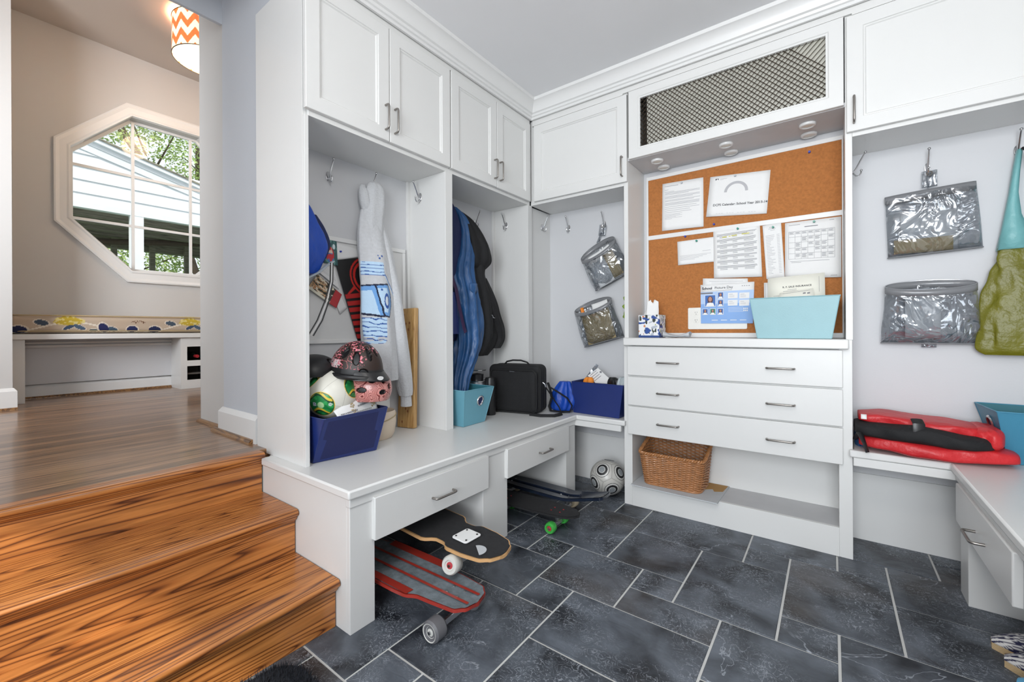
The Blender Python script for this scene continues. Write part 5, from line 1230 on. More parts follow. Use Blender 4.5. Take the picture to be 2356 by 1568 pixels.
# laptop bag
mt = Matrix.Translation((-1.70, 2.30, ZC + .001)) @ Matrix.Rotation(math.atan2(.068, .322), 4, 'Z')
T = Thing('laptop_bag', 'black laptop bag standing on the bench in the corner niche', 'bag', mtx=mt)
def rbox(bm, x0, x1, y0, y1, z0, z1, r, bulge=0, n=6):
    ys = [y0, y0 + .012, (y0 + y1) / 2, y1 - .012, y1]; 
    loft(bm, [[V(x, y, z) for x, z in rr(x0 + s, x1 - s, z0 + s, z1 - s, r, n)] for y, s in zip(ys, (.012, 0, -bulge, 0, .012))])
    return bm
T.add('bag_body', rbox(BM(), -.185, .185, -.02, .125, 0, .315, .04), 'blackcloth', local=True)
T.add('front_pocket', rbox(BM(), -.16, .178, -.055, -.018, .008, .285, .035), 'blackcloth', local=True)
bm = BM(); tube(bm, [V(x, -.052, z) for x, z in rr(-.158, .176, .010, .283, .035, 6)], .0035, 6, closed=True); T.add('piping', bm, 'rubber', local=True)
bm = BM(); tube(bm, [V(x, -.0, z) for x, z in rr(-.184, .184, .002, .313, .04, 6)], .004, 6, closed=True); tube(bm, [V(x, .08, z) for x, z in rr(-.184, .184, .002, .313, .04, 6)], .004, 6, closed=True); T.add('zip_piping', bm, 'rubber', local=True)
bm = BM(); tube(bm, [V(-.09, .04, .315), V(-.075, .04, .332), V(-.03, .04, .342), V(.03, .04, .342), V(.075, .04, .330), V(.09, .04, .315)], .009, 8, flat=.6); T.add('carry_handle', bm, 'blackcloth', local=True)
bm = BM(); tube(bm, [V(-.01, -.056, .275), V(.025, -.058, .274)], .003, 6); T.add('zip_pull', bm, 'steel', local=True)
bm = BM(); tube(bm, [V(.186, .04, .20), V(.200, .04, .19), V(.205, .045, .17)], .004, 8); T.add('ring', bm, 'steel', local=True)
bm = BM(); tube(bm, [V(.205, .045, .17), V(.235, .06, .12), V(.26, .05, .09), V(.30, .03, .05), V(.33, .0, .012), V(.30, -.06, .006), V(.22, -.09, .006), V(.14, -.075, .006)], .012, 8, flat=.35); T.add('shoulder_strap', bm, 'blackcloth', local=True)
# blue duffel
T = Thing('sports_bag', 'bright blue drawstring bag with black straps between the laptop bag and navy bin', 'bag', (-1.46, 2.50, ZC))
T.add('bag_body', garment(BM(), [(-1.455, 2.515, ZC + .002, .050, .045), (-1.455, 2.515, ZC + .02, .075, .062), (-1.45, 2.52, ZC + .07, .085, .07), (-1.45, 2.52, ZC + .12, .075, .062), (-1.445, 2.52, ZC + .165, .055, .045), (-1.44, 2.52, ZC + .20, .035, .03)], fold=.16, k=8, seed=4), 'bluecloth', angle=180)
bm = BM(); tube(bm, [V(-1.52, 2.43, ZC + .195), V(-1.50, 2.425, ZC + .16), V(-1.49, 2.43, ZC + .10), V(-1.51, 2.43, ZC + .04), V(-1.50, 2.435, ZC + .008)], .012, 8, flat=.4); tube(bm, [V(-1.50, 2.43, ZC + .165), V(-1.44, 2.438, ZC + .135), V(-1.388, 2.46, ZC + .10), V(-1.365, 2.48, ZC + .05), V(-1.375, 2.47, ZC + .008)], .011, 8, flat=.4)
tube(bm, [V(-1.375, 2.47, ZC + .010), V(-1.43, 2.445, ZC + .009), V(-1.50, 2.435, ZC + .009)], .011, 8, flat=.5); T.add('strap', bm, 'blackcloth')
# contents of the corner bin
T = Thing('envelope', 'white addressed envelope sticking up from the corner navy bin', 'envelope', (-1.24, 2.56, .7))
bm = BM(); ep = lambda u, v, l=0: V(-1.295 + .115 * u + .055 * v, 2.60 - l, .700 + .080 * (1 - abs(u - .35) * .55) * 0 + (.095 - .095 * u + 0) * .75 + .075 * v)
loft(bm, [[V(-1.31, y, .745), V(-1.255, y, .70), V(-1.16, y, .70), V(-1.155, y, .735), V(-1.235, y, .800)] for y in (2.598, 2.602)]); T.add('envelope_sheet', bm, 'paper')
bm = BM()
for i in range(4):
    a = V(-1.292 + i * .011, 2.5972, .748 - i * .011); d_ = V(.045, 0, .036); w_ = V(.0025, 0, -.0025); bm.faces.new([bm.verts.new(p) for p in (a, a + d_, a + d_ + w_, a + w_)])
box(bm, -1.222, -1.208, 2.5968, 2.5974, .768, .780); T.add('address_print', bm, 'ink', recalc=False)
bm = BM(); loft(bm, [[V(-1.37, y, .69), V(-1.31, y, .69), V(-1.245, y, .815), V(-1.262, y, .825)] for y in (2.625, 2.630)]); solo('plastic_sleeve', bm, 'clear', 'clear plastic sleeve leaning behind the white envelope', 'sleeve')
bm = garment(BM(), [(-1.29, 2.57, .69, .03, .02), (-1.288, 2.57, .715, .032, .022), (-1.285, 2.57, .738, .02, .015)], n=24, fold=.3, k=5, seed=3); solo('snack_packet', bm, 'orange', 'small orange packet in the corner navy bin, left of the envelope', 'packet')
bm = garment(BM(), [(-1.12, 2.60, .66, .045, .035), (-1.12, 2.60, .72, .042, .03), (-1.13, 2.60, .745, .02, .014)], n=30, fold=.25, k=6, seed=5); solo('soft_pouch', bm, 'black', 'crumpled black pouch in the corner navy bin, right of the envelope', 'pouch')
bm = garment(BM(), [(-1.05, 2.58, .68, .03, .045), (-1.052, 2.58, .72, .034, .048), (-1.055, 2.58, .752, .018, .02)], n=40, fold=.3, k=9, seed=8, drift=20); solo('crumpled_cloth', bm, 'strapgrey', 'grey crumpled cloth at the right end of the corner navy bin', 'cloth')
# hanging bits at the edge of the corner niche
bm = garment(BM(), [(-1.035, 2.70, 1.60, .012, .012), (-1.045, 2.69, 1.56, .030, .02), (-1.055, 2.69, 1.50, .034, .02), (-1.045, 2.70, 1.44, .018, .012)], n=24, fold=.08); solo('cloth_piece', bm, 'blackcloth', 'black cloth piece hanging at the right edge of the corner niche', 'cloth')
T = Thing('leaf_ornament', 'lime green leaf garland hanging at the right edge of the corner niche', 'ornament', (-1.03, 2.70, 1.24))
bm = BM(); tube(bm, [V(-1.03, 2.71, 1.45), V(-1.035, 2.705, 1.25), V(-1.04, 2.70, 1.08)], .002, 6); T.add('stem', bm, 'plantgreen')
for i, (z, a) in enumerate(((1.235, 150), (1.20, 175), (1.185, 215), (1.155, 200), (1.135, 240), (1.11, 250))):
    bm = BM(); d_ = V(math.cos(R(a)), -.1, math.sin(R(a))).normalized(); s_ = d_.cross(V(0, 1, 0)).normalized(); p0 = V(-1.04, 2.695, z)
    grid(bm, lambda u, v: p0 + d_ * (.062 * u) + s_ * (v - .5) * .040 * math.sin(PI * min(1, u * .95 + .03)) ** .7 + V(0, -.006 * math.sin(PI * u), 0), 8, 4); T.add('leaf', bm, 'plantgreen', solid=.0015)

# ================================================================ CLEAR ORGANIZERS
def pocket_rings(o, ax, rings, n=48, crink=.03, seed=0, sag=0):
    """rings: (s down the axis, half width, half depth, forward shift)"""
    out = []; ux = V(math.cos(ax), 0, math.sin(ax)); dn = V(math.sin(ax), 0, -math.cos(ax))
    for s, a, b, fwd in rings:
        r_ = []
        for i in range(n):
            t = 2 * PI * i / n; f = 1 + crink * nz3(math.cos(t) * 3 + seed, math.sin(t) * 3, s * 14 + seed) * (1 if s > .03 else .2)
            r_.append(V(*o) + dn * (s + sag * (1 - s / .30) * (1 - math.sin(t)) / 2) + ux * a * math.cos(t) * f + V(0, -fwd - b + b * math.sin(t) * f, 0))
        out.append(r_)
    return out
def organizer(label, tab_o, pockets, ax_tab):
    T = Thing('hanging_organizer', label, 'organizer', tab_o, group=None)
    ux = V(math.cos(ax_tab), 0, math.sin(ax_tab)); dn = V(math.sin(ax_tab), 0, -math.cos(ax_tab))
    bm = BM(); grid(bm, lambda u, v: V(*tab_o) + ux * (u - .5) * .052 + dn * (v * .075) + V(0, -.004 * math.sin(u * 9), 0), 8, 8); T.add('hanging_tab', bm, 'clear', solid=.002)
    bm = BM(); tube(bm, [V(*tab_o) + dn * .012 + ux * .009 * math.cos(t) + dn * .009 * math.sin(t) + V(0, -.003, 0) for t in [2 * PI * i / 20 for i in range(20)]], .0025, 6, closed=True); T.add('grommet', bm, 'nickel')
    for o, ax, rg_, seed, sag in pockets:
        bm = BM(); rr_ = pocket_rings(o, ax, rg_, seed=seed, sag=sag); loft(bm, rr_, cap=False); bm.faces.new([bm.verts.new(p) for p in rr_[-1]]); bmesh.ops.remove_doubles(bm, verts=bm.verts, dist=1e-5)
        q = T.add('pocket', bm, 'clear', angle=180)
        r0 = rg_[0]; bm = BM(); loft(bm, [[p for p in r] for r in pocket_rings(o, ax, [(r0[0] - .001, r0[1] + .001, r0[2] + .001, r0[3]), (r0[0] + .034, r0[1] * 1.0 + .001, r0[2] + .001, r0[3])], crink=.0, sag=sag)], cap=False); T.add('rim_band', bm, 'band', solid=.0012, parent=q)
        bm = BM(); tube(bm, rr_[-1], .003, 6, closed=True); T.add('bottom_seam', bm, 'band', parent=q)
        bm = BM(); tube(bm, pocket_rings(o, ax, [r0], crink=0, sag=sag)[0], .002, 6, closed=True); T.add('rim_wire', bm, 'steel', parent=q)
    bm = BM(); a = V(*pockets[0][0]); b = V(*pockets[1][0])
    tube(bm, [V(*tab_o) + dn * .05, a + V(0, -.002, 0)], .016, 6, flat=.15); 
    T.add('backing_strip', bm, 'clear'); return T
aL = R(24)
organizer('clear vinyl organizer with two tilted pockets hanging in the corner niche', (-1.256, 2.735, 1.775),
          [((-1.300, 2.745, 1.655), R(25), [(0, .138, .058, .004), (.04, .138, .060, .004), (.12, .140, .055, .004), (.22, .148, .045, .004), (.300, .144, .030, .004)], 1, .115),
           ((-1.325, 2.745, 1.262), R(15), [(0, .142, .058, .004), (.04, .143, .060, .004), (.12, .146, .052, .004), (.22, .154, .040, .004), (.305, .152, .026, .004)], 2, .085)], R(-8))
def insert(label, cat, name, o, ax, a, s0, s1, dy, m, sh=0):
    ux = V(math.cos(ax), 0, math.sin(ax)); dn = V(math.sin(ax), 0, -math.cos(ax)); bm = BM()
    grid(bm, lambda u, v: V(*o) + ux * (sh + (u - .5) * 2 * a) + dn * (s0 + (s1 - s0) * v) + V(0, -dy + .012 * math.cos((u - .5) * 2.4), 0), 8, 4); solo(name, bm, m, label, cat, solid=.0015, recalc=False)
insert('grey card filling the left of the upper clear pocket in the corner niche', 'card', 'card_insert', (-1.290, 2.745, 1.640), R(27), .058, .115, .29, .075, 'cardgrey', -.045)
insert('tan envelope in the upper clear pocket in the corner niche', 'envelope', 'envelope', (-1.290, 2.745, 1.640), R(27), .038, .10, .28, .068, 'tan', .045)
insert('white booklet edge sticking out of the upper clear pocket in the corner niche', 'booklet', 'booklet', (-1.290, 2.745, 1.640), R(27), .085, .052, .12, .058, 'paper', -.01)
insert('large brown envelope filling the lower clear pocket in the corner niche', 'envelope', 'envelope', (-1.315, 2.745, 1.255), R(16), .105, .075, .29, .062, 'tan', -.01)
insert('white leaflet sticking up in the lower clear pocket in the corner niche', 'leaflet', 'leaflet', (-1.315, 2.745, 1.255), R(16), .06, .02, .12, .035, 'paper', .03)
insert('small orange slip at the left of the lower clear pocket in the corner niche', 'slip', 'orange_slip', (-1.315, 2.745, 1.255), R(16), .012, .02, .07, .05, 'orange', -.10)
organizer('wide clear vinyl organizer with two crinkled pockets hanging on the right niche wall', (.366, 2.735, 1.778),
          [((.362, 2.752, 1.690), R(3.2), [(0, .152, .016, .002), (.04, .152, .020, .002), (.12, .154, .026, .002), (.20, .156, .024, .002), (.292, .158, .012, .002)], 3, .0),
           ((.359, 2.752, 1.275), R(0), [(0, .152, .048, .002), (.04, .152, .048, .002), (.12, .158, .042, .002), (.21, .166, .034, .002), (.292, .166, .018, .002)], 4, .05)], 0)
insert('folded printed leaflet in the upper clear pocket on the right', 'leaflet', 'leaflet', (.362, 2.752, 1.690), 0, .095, .10, .28, .022, 'cardgrey', .0)
insert('tan card strip at the bottom of the upper clear pocket on the right', 'card', 'card_insert', (.362, 2.752, 1.690), 0, .10, .22, .285, .028, 'tan', -.02)
insert('small dark booklet in the lower clear pocket on the right', 'booklet', 'booklet', (.359, 2.752, 1.275), 0, .06, .06, .27, .04, 'cardgrey', -.02)
bm = BM(); grid(bm, lambda u, v: V(.362 + (u - .5) * .05, 2.735, .985 - v * .022), 4, 2); solo('organizer_loop', bm, 'clear', 'clear hanging loop under the lower pocket of the wide clear organizer', 'loop', solid=.002)

# ================================================================ TOTE BAG
T = Thing('tote_bag', 'teal and olive nylon tote bag hanging at the right edge', 'bag', (.645, 2.72, 1.0))
def sil(z):  # half-width outline
    return .155 - .105 * max(0, min(1, (z - .95) / .50)) ** .8
bm = garment(BM(), [(.665, 2.715, .935, .115, .014), (.665, 2.712, .965, .142, .024), (.665, 2.712, 1.05, .143, .030), (.665, 2.714, 1.15, .132, .030), (.663, 2.716, 1.27, .110, .026), (.661, 2.718, 1.392, .088, .020)], n=110, sub=16, fold=.16, k=5, seed=5, drift=7); T.add('bag_body', bm, 'olive', angle=180)
bm = BM()
def yoke(side):
    pts = [(.574, .668), (.585, .660), (.595, .640), (.608, .632), (.618, .637), (.630, .645)] if side < 0 else [(.752, .666), (.742, .690), (.728, .700), (.705, .690), (.682, .672), (.655, .655)]
    zs = (1.384, 1.46, 1.53, 1.62, 1.71, 1.800)
    L = []
    for (a, b), z in zip(pts, zs):
        f = .010 + .006 * (1.8 - z) if z > 1.4 else .025
        L.append([V(a, 2.718 - f, z), V((a + b) / 2, 2.716 - f * 1.6, z), V(b, 2.718 - f, z), V(b, 2.722 + f, z), V((a + b) / 2, 2.724 + f, z), V(a, 2.722 + f, z)])
    loft(bm, L)
yoke(-1); yoke(1); T.add('strap', bm, 'aqua', angle=180)
bm = BM(); tube(bm, [V(.640, 2.695, 1.800), V(.655, 2.69, 1.78), V(.668, 2.69, 1.72)], .010, 8, flat=.5); T.add('grip_patch', bm, 'blackcloth')

# ================================================================ LIFE VEST
T = Thing('life_vest', 'folded red life vest with black mesh lining on the right bench', 'vest', (.34, 2.55, ZC))
def pad(bm, x0, x1, y0, y1, z0, z1, amp, seed, nx=60, skew=0, e=.55):
    L = []
    for i in range(nx + 1):
        u = i / nx; x = x0 + (x1 - x0) * u; k_ = math.sin(PI * min(1, max(0, u * .94 + .03))) ** .25; r_ = []
        zc = (z0 + z1) / 2 + skew * (u - .5) + amp * .4 * nz3(u * 3, seed, 0); yc = (y0 + y1) / 2 + amp * nz3(u * 2, seed, 5)
        for j in range(36):
            a = 2 * PI * j / 36; c_, s_ = math.cos(a), math.sin(a); f = 1 + amp * 3 * nz3(u * 7, c_ * 1.6 + seed, s_ * 1.6)
            r_.append(V(x, yc + (y1 - y0) / 2 * math.copysign(abs(c_) ** e, c_) * k_ * f, max(ZC + .001, zc + (z1 - z0) / 2 * math.copysign(abs(s_) ** e, s_) * k_ * f)))
        L.append(r_)
    loft(bm, L); return bm
T.add('vest_back', pad(BM(), .100, .580, 2.412, 2.70, ZC + .001, ZC + .075, .02, 1, skew=-.005), 'redcloth', angle=180)
T.add('mesh_lining', pad(BM(), .085, .520, 2.405, 2.69, ZC + .055, ZC + .132, .03, 2, skew=-.01), 'blackcloth', angle=180)
T.add('vest_front', pad(BM(), .100, .525, 2.46, 2.71, ZC + .105, ZC + .160, .03, 3, skew=-.018), 'redcloth', angle=180)
T.add('shoulder_roll', pad(BM(), .445, .545, 2.44, 2.68, ZC + .06, ZC + .150, .02, 6, nx=20), 'redcloth', angle=180)
bm = BM(); tube(bm, [V(.285, 2.45, ZC + .165), V(.29, 2.425, ZC + .15), V(.29, 2.418, ZC + .118), V(.29, 2.425, ZC + .09)], .020, 8, flat=.2); T.add('buckle_strap', bm, 'black')
bm = BM(); tube(bm, [V(.088, 2.56, ZC + .03), V(.10, 2.44, ZC + .085), V(.115, 2.415, ZC + .045), V(.125, 2.41, ZC + .008)], .012, 8, flat=.3); T.add('edge_binding', bm, 'black')
bm = BM(); grid(bm, lambda u, v: V(.105 + .02 * u, 2.46 - .01 * v, ZC + .165 - .02 * v), 2, 2); T.add('care_label', bm, 'paper', solid=.001)
bm = garment(BM(), [(.105, 2.62, ZC + .001, .018, .07), (.105, 2.62, ZC + .05, .020, .075), (.11, 2.62, ZC + .11, .016, .06)], n=30, fold=.1, seed=2); solo('cloth_bundle', bm, 'parka', 'dark blue cloth bundle tucked behind the left end of the life vest', 'cloth')

# ================================================================ COUNTER THINGS
T = Thing('tissue_box', 'square tissue box with a blue leaf print at the left end of the counter', 'tissue box', (-.88, 2.60, ZN))
bm = BM(); X0_, X1_, Y0_, Y1_, Z0_, Z1_ = -.940, -.815, 2.548, 2.668, ZN + .001, ZN + .137
def face(o, du, dv, n=60): return grid(bm, lambda u, v: Vector(o) + Vector(du) * u + Vector(dv) * v, n, n)
face((X0_, Y0_, Z0_), (X1_ - X0_, 0, 0), (0, 0, Z1_ - Z0_)); face((X1_, Y0_, Z0_), (0, Y1_ - Y0_, 0), (0, 0, Z1_ - Z0_)); face((X0_, Y0_, Z1_), (X1_ - X0_, 0, 0), (0, Y1_ - Y0_, 0), 30); face((X0_, Y0_, Z0_), (0, Y1_ - Y0_, 0), (0, 0, Z1_ - Z0_), 30); face((X0_, Y1_, Z0_), (X1_ - X0_, 0, 0), (0, 0, Z1_ - Z0_), 30); face((X0_, Y0_, Z0_), (X1_ - X0_, 0, 0), (0, Y1_ - Y0_, 0), 4)
bmesh.ops.remove_doubles(bm, verts=bm.verts, dist=1e-5)
def tis(p):
    if p.z < Z0_ + .013: return (.02, .06, .22)
    a, b = (p.x + p.y * .9) * 26, p.z * 26; n = nz3(a, b * 1.6, 1); m_ = nz3(a * 2.1, b * 1.2, 9)
    if n > .22: return (.02, .07, .28)
    if m_ > .26: return (.03, .04, .03)
    if n < -.30: return (.42, .46, .52)
    if m_ < -.45: return (.36, .40, .06) if p.x > -.90 else (.6, .2, .08)
    return (.76, .77, .78)
colour(bm, tis); M['tissue'] = attr_mat('tissue_box_print', .5); T.add('carton', bm, 'tissue', angle=30)
bm = BM(); L = []
for j in range(9):
    v = j / 8; w_ = .040 - .012 * v if v < .9 else .012; L.append([V(-.885 + .012 * v + w_ * math.cos(a) * (1 + .25 * math.sin(3 * a + v * 2)), 2.605 + w_ * .4 * math.sin(a) * (1 + .3 * math.cos(2 * a)), Z1_ + .082 * v + .012 * v * math.sin(2 * a + 1)) for a in [2 * PI * i / 24 for i in range(24)]])
loft(bm, L); T.add('tissue', bm, 'paper')
T = Thing('sunglasses_pouch', 'open grey-green soft pouch lying beside the tissue box', 'pouch', (-.74, 2.62, ZN))
bm = BM(); L = []
for j in range(17):
    u = j / 16; x = -.805 + .150 * u; zt = .030 - .022 * math.sin(PI * u) + .004; L.append([V(x, 2.60 + .045 * math.cos(a) * (.5 + .5 * math.sin(PI * (u * .9 + .05))), ZN + .002 + (zt + .002) * (.5 + .5 * math.sin(a))) for a in [2 * PI * i / 16 for i in range(16)]])
loft(bm, L); T.add('pouch_body', bm, 'cardgrey')
bm = BM(); tube(bm, [V(-.68, 2.57, ZN + .012), V(-.66, 2.59, ZN + .024), V(-.655, 2.62, ZN + .026), V(-.67, 2.64, ZN + .018)], .006, 8); T.add('rolled_edge', bm, 'steel')
bm = BM(); box(bm, -.79, -.735, 2.585, 2.62, ZN + .001, ZN + .006); T.add('paper_tab', bm, 'paper')
# papers in the pale teal bin
def binpaper(label, cat, name, c, y, m, prints=None, title=None):
    T = Thing(name, label, cat, (sum(p[0] for p in c) / 4, y, min(p[1] for p in c)))
    def P(u, v, l=0): 
        x = (c[0][0] * (1 - u) + c[1][0] * u) * (1 - v) + (c[3][0] * (1 - u) + c[2][0] * u) * v; z = (c[0][1] * (1 - u) + c[1][1] * u) * (1 - v) + (c[3][1] * (1 - u) + c[2][1] * u) * v
        return V(x, y - l + .02 * (1 - v), z)
    bm = BM(); grid(bm, P, 4, 4); T.add('sheet', bm, m, solid=.0008, recalc=False)
    if prints: bm = BM(); bars(bm, P, prints); T.add('print', bm, 'ink', recalc=False, smooth=False)
    if title: T.add('title_text', put_text(title[0], title[1], P, *title[2:]), 'inkdark', recalc=False, smooth=False)
    return T
binpaper('cream insurance certificate standing in the pale teal bin', 'certificate', 'certificate', [(-.268, 1.318), (-.024, 1.330), (-.02, 1.02), (-.262, 1.02)], 2.60, 'cream', [(.36, .52, .225, .231), (.28, .72, .25, .256), (.22, .6, .275, .281), (.1, .35, .32, .325), (.9, .905, .05, .3)], ('R. F. SALE INSURANCE', .0125, .27, .195, .0002))
binpaper('white form standing behind the insurance certificate in the pale teal bin', 'paper', 'paper_sheet', [(-.289, 1.300), (-.17, 1.300), (-.17, 1.03), (-.285, 1.03)], 2.635, 'paper', [(.05, .06, .02, .3)])
binpaper('cream folder edge between the certificate and the pale teal bin front', 'folder', 'folder', [(-.21, 1.235), (-.07, 1.252), (-.05, 1.03), (-.24, 1.03)], 2.55, 'cream', [(.1, .9, .03, .036), (.7, .78, .07, .1), (.82, .9, .08, .11)])

# ================================================================ WICKER BASKET, CARD
solo('cardboard_sheet', hexa(BM(), [(-.952, 2.44, .134), (-.482, 2.435, .134), (-.476, 2.74, .134), (-.952, 2.74, .134)], [(-.952, 2.44, .139), (-.482, 2.435, .139), (-.476, 2.74, .139), (-.952, 2.74, .139)]), 'cardgrey', 'grey cardboard sheet lying under the wicker basket', 'cardboard')
bm = BM(); prism(bm, [(-.60, 2.66), (-.585, 2.60), (-.545, 2.635), (-.53, 2.60), (-.49, 2.625), (-.482, 2.735), (-.60, 2.735)], lambda p: V(p[0], p[1], .1392), lambda p: V(p[0], p[1], .1400)); solo('torn_paper', bm, 'card', 'torn brown paper scrap beside the back of the wicker basket', 'paper')
T = Thing('wicker_basket', 'woven wicker basket on the open bottom shelf', 'basket', (-.74, 2.6, .139))
BX0, BX1, BY0, BY1, BZ = -.900, -.582, 2.500, 2.722, .1395
def bpath(f, n):
    """rounded-rectangle loop at height fraction f, with a rim that climbs to the back"""
    ex = .022 * f; x0, x1, y0, y1 = BX0 - ex, BX1 + ex, BY0 - ex, BY1 + ex * .5; r_ = .045; pts = rr(x0, x1, y0, y1, r_, 6); P_ = []
    tot = []; m = len(pts)
    for i in range(m):
        a = Vector(pts[i]); b = Vector(pts[(i + 1) % m]); tot.append((b - a).length)
    S_ = sum(tot); out = []; acc = 0; i = 0
    for q in range(n):
        s = S_ * q / n
        while acc + tot[i] < s - 1e-9: acc += tot[i]; i += 1
        a = Vector(pts[i]); b = Vector(pts[(i + 1) % m]); t = (s - acc) / tot[i]; p = a.lerp(b, t); d = (b - a).normalized(); out.append((p, Vector((d.y, -d.x))))
    return out
def bh(y): return .178 + .072 * max(0, min(1, (y - BY0) / (BY1 - BY0)))
NS = 46; rows = 27; bm = BM(); n = NS * 4
for k_ in range(rows):
    f = (k_ + .5) / rows; pts = []
    for q, (p, nn) in enumerate(bpath(f, n)):
        o_ = .0034 * math.sin(2 * PI * q / n * NS / 2 * 1.0 + (PI if k_ % 2 else 0)); pts.append(V(p.x + nn.x * o_, p.y + nn.y * o_, BZ + .004 + f * bh(p.y)))
    tube(bm, pts, .0037, 6, closed=True)
T.add('woven_wall', bm, 'wick')
bm = BM()
for q in range(NS):
    A = bpath(.02, NS)[q][0]; B = bpath(1, NS)[q][0]; tube(bm, [V(A.x, A.y, BZ + .004), V(B.x, B.y, BZ + bh(B.y))], .0026, 5)
T.add('stake', bm, 'wickd')
bm = BM()
for ph in (0, PI):
    pts = []
    for q, (p, nn) in enumerate(bpath(1.02, 300)):
        a = q / 300 * 2 * PI * 40 + ph; pts.append(V(p.x + nn.x * .006 * math.cos(a), p.y + nn.y * .006 * math.cos(a), BZ + .006 + bh(p.y) + .006 * math.sin(a)))
    tube(bm, pts, .0055, 7, closed=True)
T.add('braided_rim', bm, 'wick')
bm = BM(); tube(bm, [V(p.x, p.y, BZ + .005) for p, nn in bpath(.02, 120)], .0055, 7, closed=True); T.add('foot_rim', bm, 'wick')
bm = BM(); bm.faces.new([bm.verts.new((p.x, p.y, BZ + .006)) for p, nn in bpath(0, 60)]); T.add('basket_base', bm, 'wickd', solid=.004)

# ================================================================ SKATEBOARDS
def skateboard(label, mtx, outline, kick, th, wb, wheel, mats, board='flat', axle=.155, extra=None, trot=None, core=.5):
    """local: x forward, y left, z up, wheels stand on z=0; outline: (x, half width) nose to tail"""
    T = Thing('skateboard', label, 'skateboard', mtx=mtx); (rw, ww), (mtop, medge, mwheel, mcore) = wheel, mats; zt = rw * 2 + .035
    def z(x): return zt + sum(k_ * max(0, (abs(x) - x0) if (x > 0) == (sg > 0) else 0) ** 1.3 for sg, x0, k_ in kick)
    rs = []
    bm = BM(); NX = 64; xs = [outline[0][0] + (outline[-1][0] - outline[0][0]) * (.5 - .5 * math.cos(PI * i / NX)) for i in range(NX + 1)]
    def hw(x):
        for (xa, wa), (xb, wb_) in zip(outline, outline[1:]):
            if xa >= x >= xb:
                t = (xa - x) / (xa - xb) if xa != xb else 0; t = t * t * (3 - 2 * t) if abs(wa - wb_) > .02 and wa > .03 and wb_ > .03 else t; return max(.001, wa + (wb_ - wa) * t)
        return .001
    for x in xs:
        h = hw(x); c_ = .004; zz = z(x); NW = 8
        rs.append([V(x, h * (1 - 2 * i / NW), zz + c_ * (abs(1 - 2 * i / NW) ** 2)) for i in range(NW + 1)] + [V(x, -h * (1 - 2 * i / NW), zz - th + c_ * (abs(1 - 2 * i / NW) ** 2)) for i in range(NW + 1)])
    vs = loft(bm, rs); 
    T.add('deck', bm, medge, local=True, angle=50)
    bm = BM(); 
    ks = (.955, -.955)
    gr = [[bm.verts.new(V(r_[0].x * .992 + .0, r_[i].y * .955, r_[i].z + .0012)) for i in range(9)] for r_ in rs[1:-1]]
    for a, b in zip(gr, gr[1:]):
        for i in range(8): bm.faces.new((a[i], a[i + 1], b[i + 1], b[i]))
    gt = T.add('grip_tape', bm, mtop, local=True, angle=60)
    for xt in (wb / 2, -wb / 2):
        pv = Matrix.Translation((xt, 0, zt - th)) @ trot @ Matrix.Translation((-xt, 0, -(zt - th))) if trot is not None and xt > 0 else Matrix.Identity(4)
        def AT(nm, b_, m_, **k_): bmesh.ops.transform(b_, matrix=pv, verts=b_.verts); return T.add(nm, b_, m_, **k_)
        bm = BM(); box(bm, xt - .035, xt + .035, -.027, .027, z(xt) - th - .007, z(xt) - th); 
        tube(bm, [V(xt + .012, 0, z(xt) - th - .006), V(xt, 0, rw + .012)], [.020, .013], 10); tube(bm, [V(xt, -axle / 2 - ww, rw), V(xt, axle / 2 + ww, rw)], .0042, 8); hexa(bm, [(xt - .009, -axle / 2 + .004, rw - .010), (xt + .009, -axle / 2 + .004, rw - .010), (xt + .009, axle / 2 - .004, rw - .010), (xt - .009, axle / 2 - .004, rw - .010)], [(xt - .006, -axle / 2 + .004, rw + .008), (xt + .006, -axle / 2 + .004, rw + .008), (xt + .006, axle / 2 - .004, rw + .008), (xt - .006, axle / 2 - .004, rw + .008)])
        tk = AT('truck', bm, 'steel', local=True, bevel=.002)
        bm = BM(); lathe(bm, [(.001, rw + .016), (.013, rw + .016), (.013, rw + .030), (.001, rw + .030)], 16, c=(xt + .004, 0, 0)); AT('bushing', bm, 'lime' if mwheel == 'greenwheel' else 'rubber', local=True, parent=tk)
        for sg in (1, -1):
            y0, y1 = sg * axle / 2, sg * (axle / 2 + ww); bm = BM()
            pr_ = [(.010, .006), (rw * .52, .004), (rw * .58, 0), (rw * .86, 0), (rw, .007), (rw, ww - .007), (rw * .86, ww), (rw * .58, ww), (rw * .5, ww - .005), (.010, ww - .006)]
            lathe(bm, [(r_, y0 + sg * h) for r_, h in pr_], 40, 'Y', (xt, 0, rw)); mw = mwheel[0] if isinstance(mwheel, tuple) and sg < 0 else mwheel[1] if isinstance(mwheel, tuple) else mwheel
            AT('wheel', bm, mw, local=True, parent=tk, angle=35)
            bm = BM(); lathe(bm, [(.001, y1 - sg * .004), (.0125, y1 - sg * .004), (.0125, y1 - sg * .008), (rw * core, y1 + sg * (.0015 if core > .55 else -.0065)), (rw * core, y1 - sg * .012)], 30, 'Y', (xt, 0, rw)); AT('wheel_core', bm, mcore, local=True, parent=tk)
            bm = BM(); lathe(bm, [(.001, y1 + sg * .003), (.006, y1 + sg * .003), (.0065, y1 - sg * .005)], 6, 'Y', (xt, 0, rw)); AT('axle_nut', bm, 'chrome', local=True, parent=tk)
        for dx in (-.026, .026):
            for dy in (-.020, .020): T.add('bolt', lathe(BM(), [(.0045, z(xt) + .001), (.0045, z(xt) + .0035), (.001, z(xt) + .004)], 8, c=(xt + dx, dy, 0)), extra or 'steel', local=True)
    return T, z
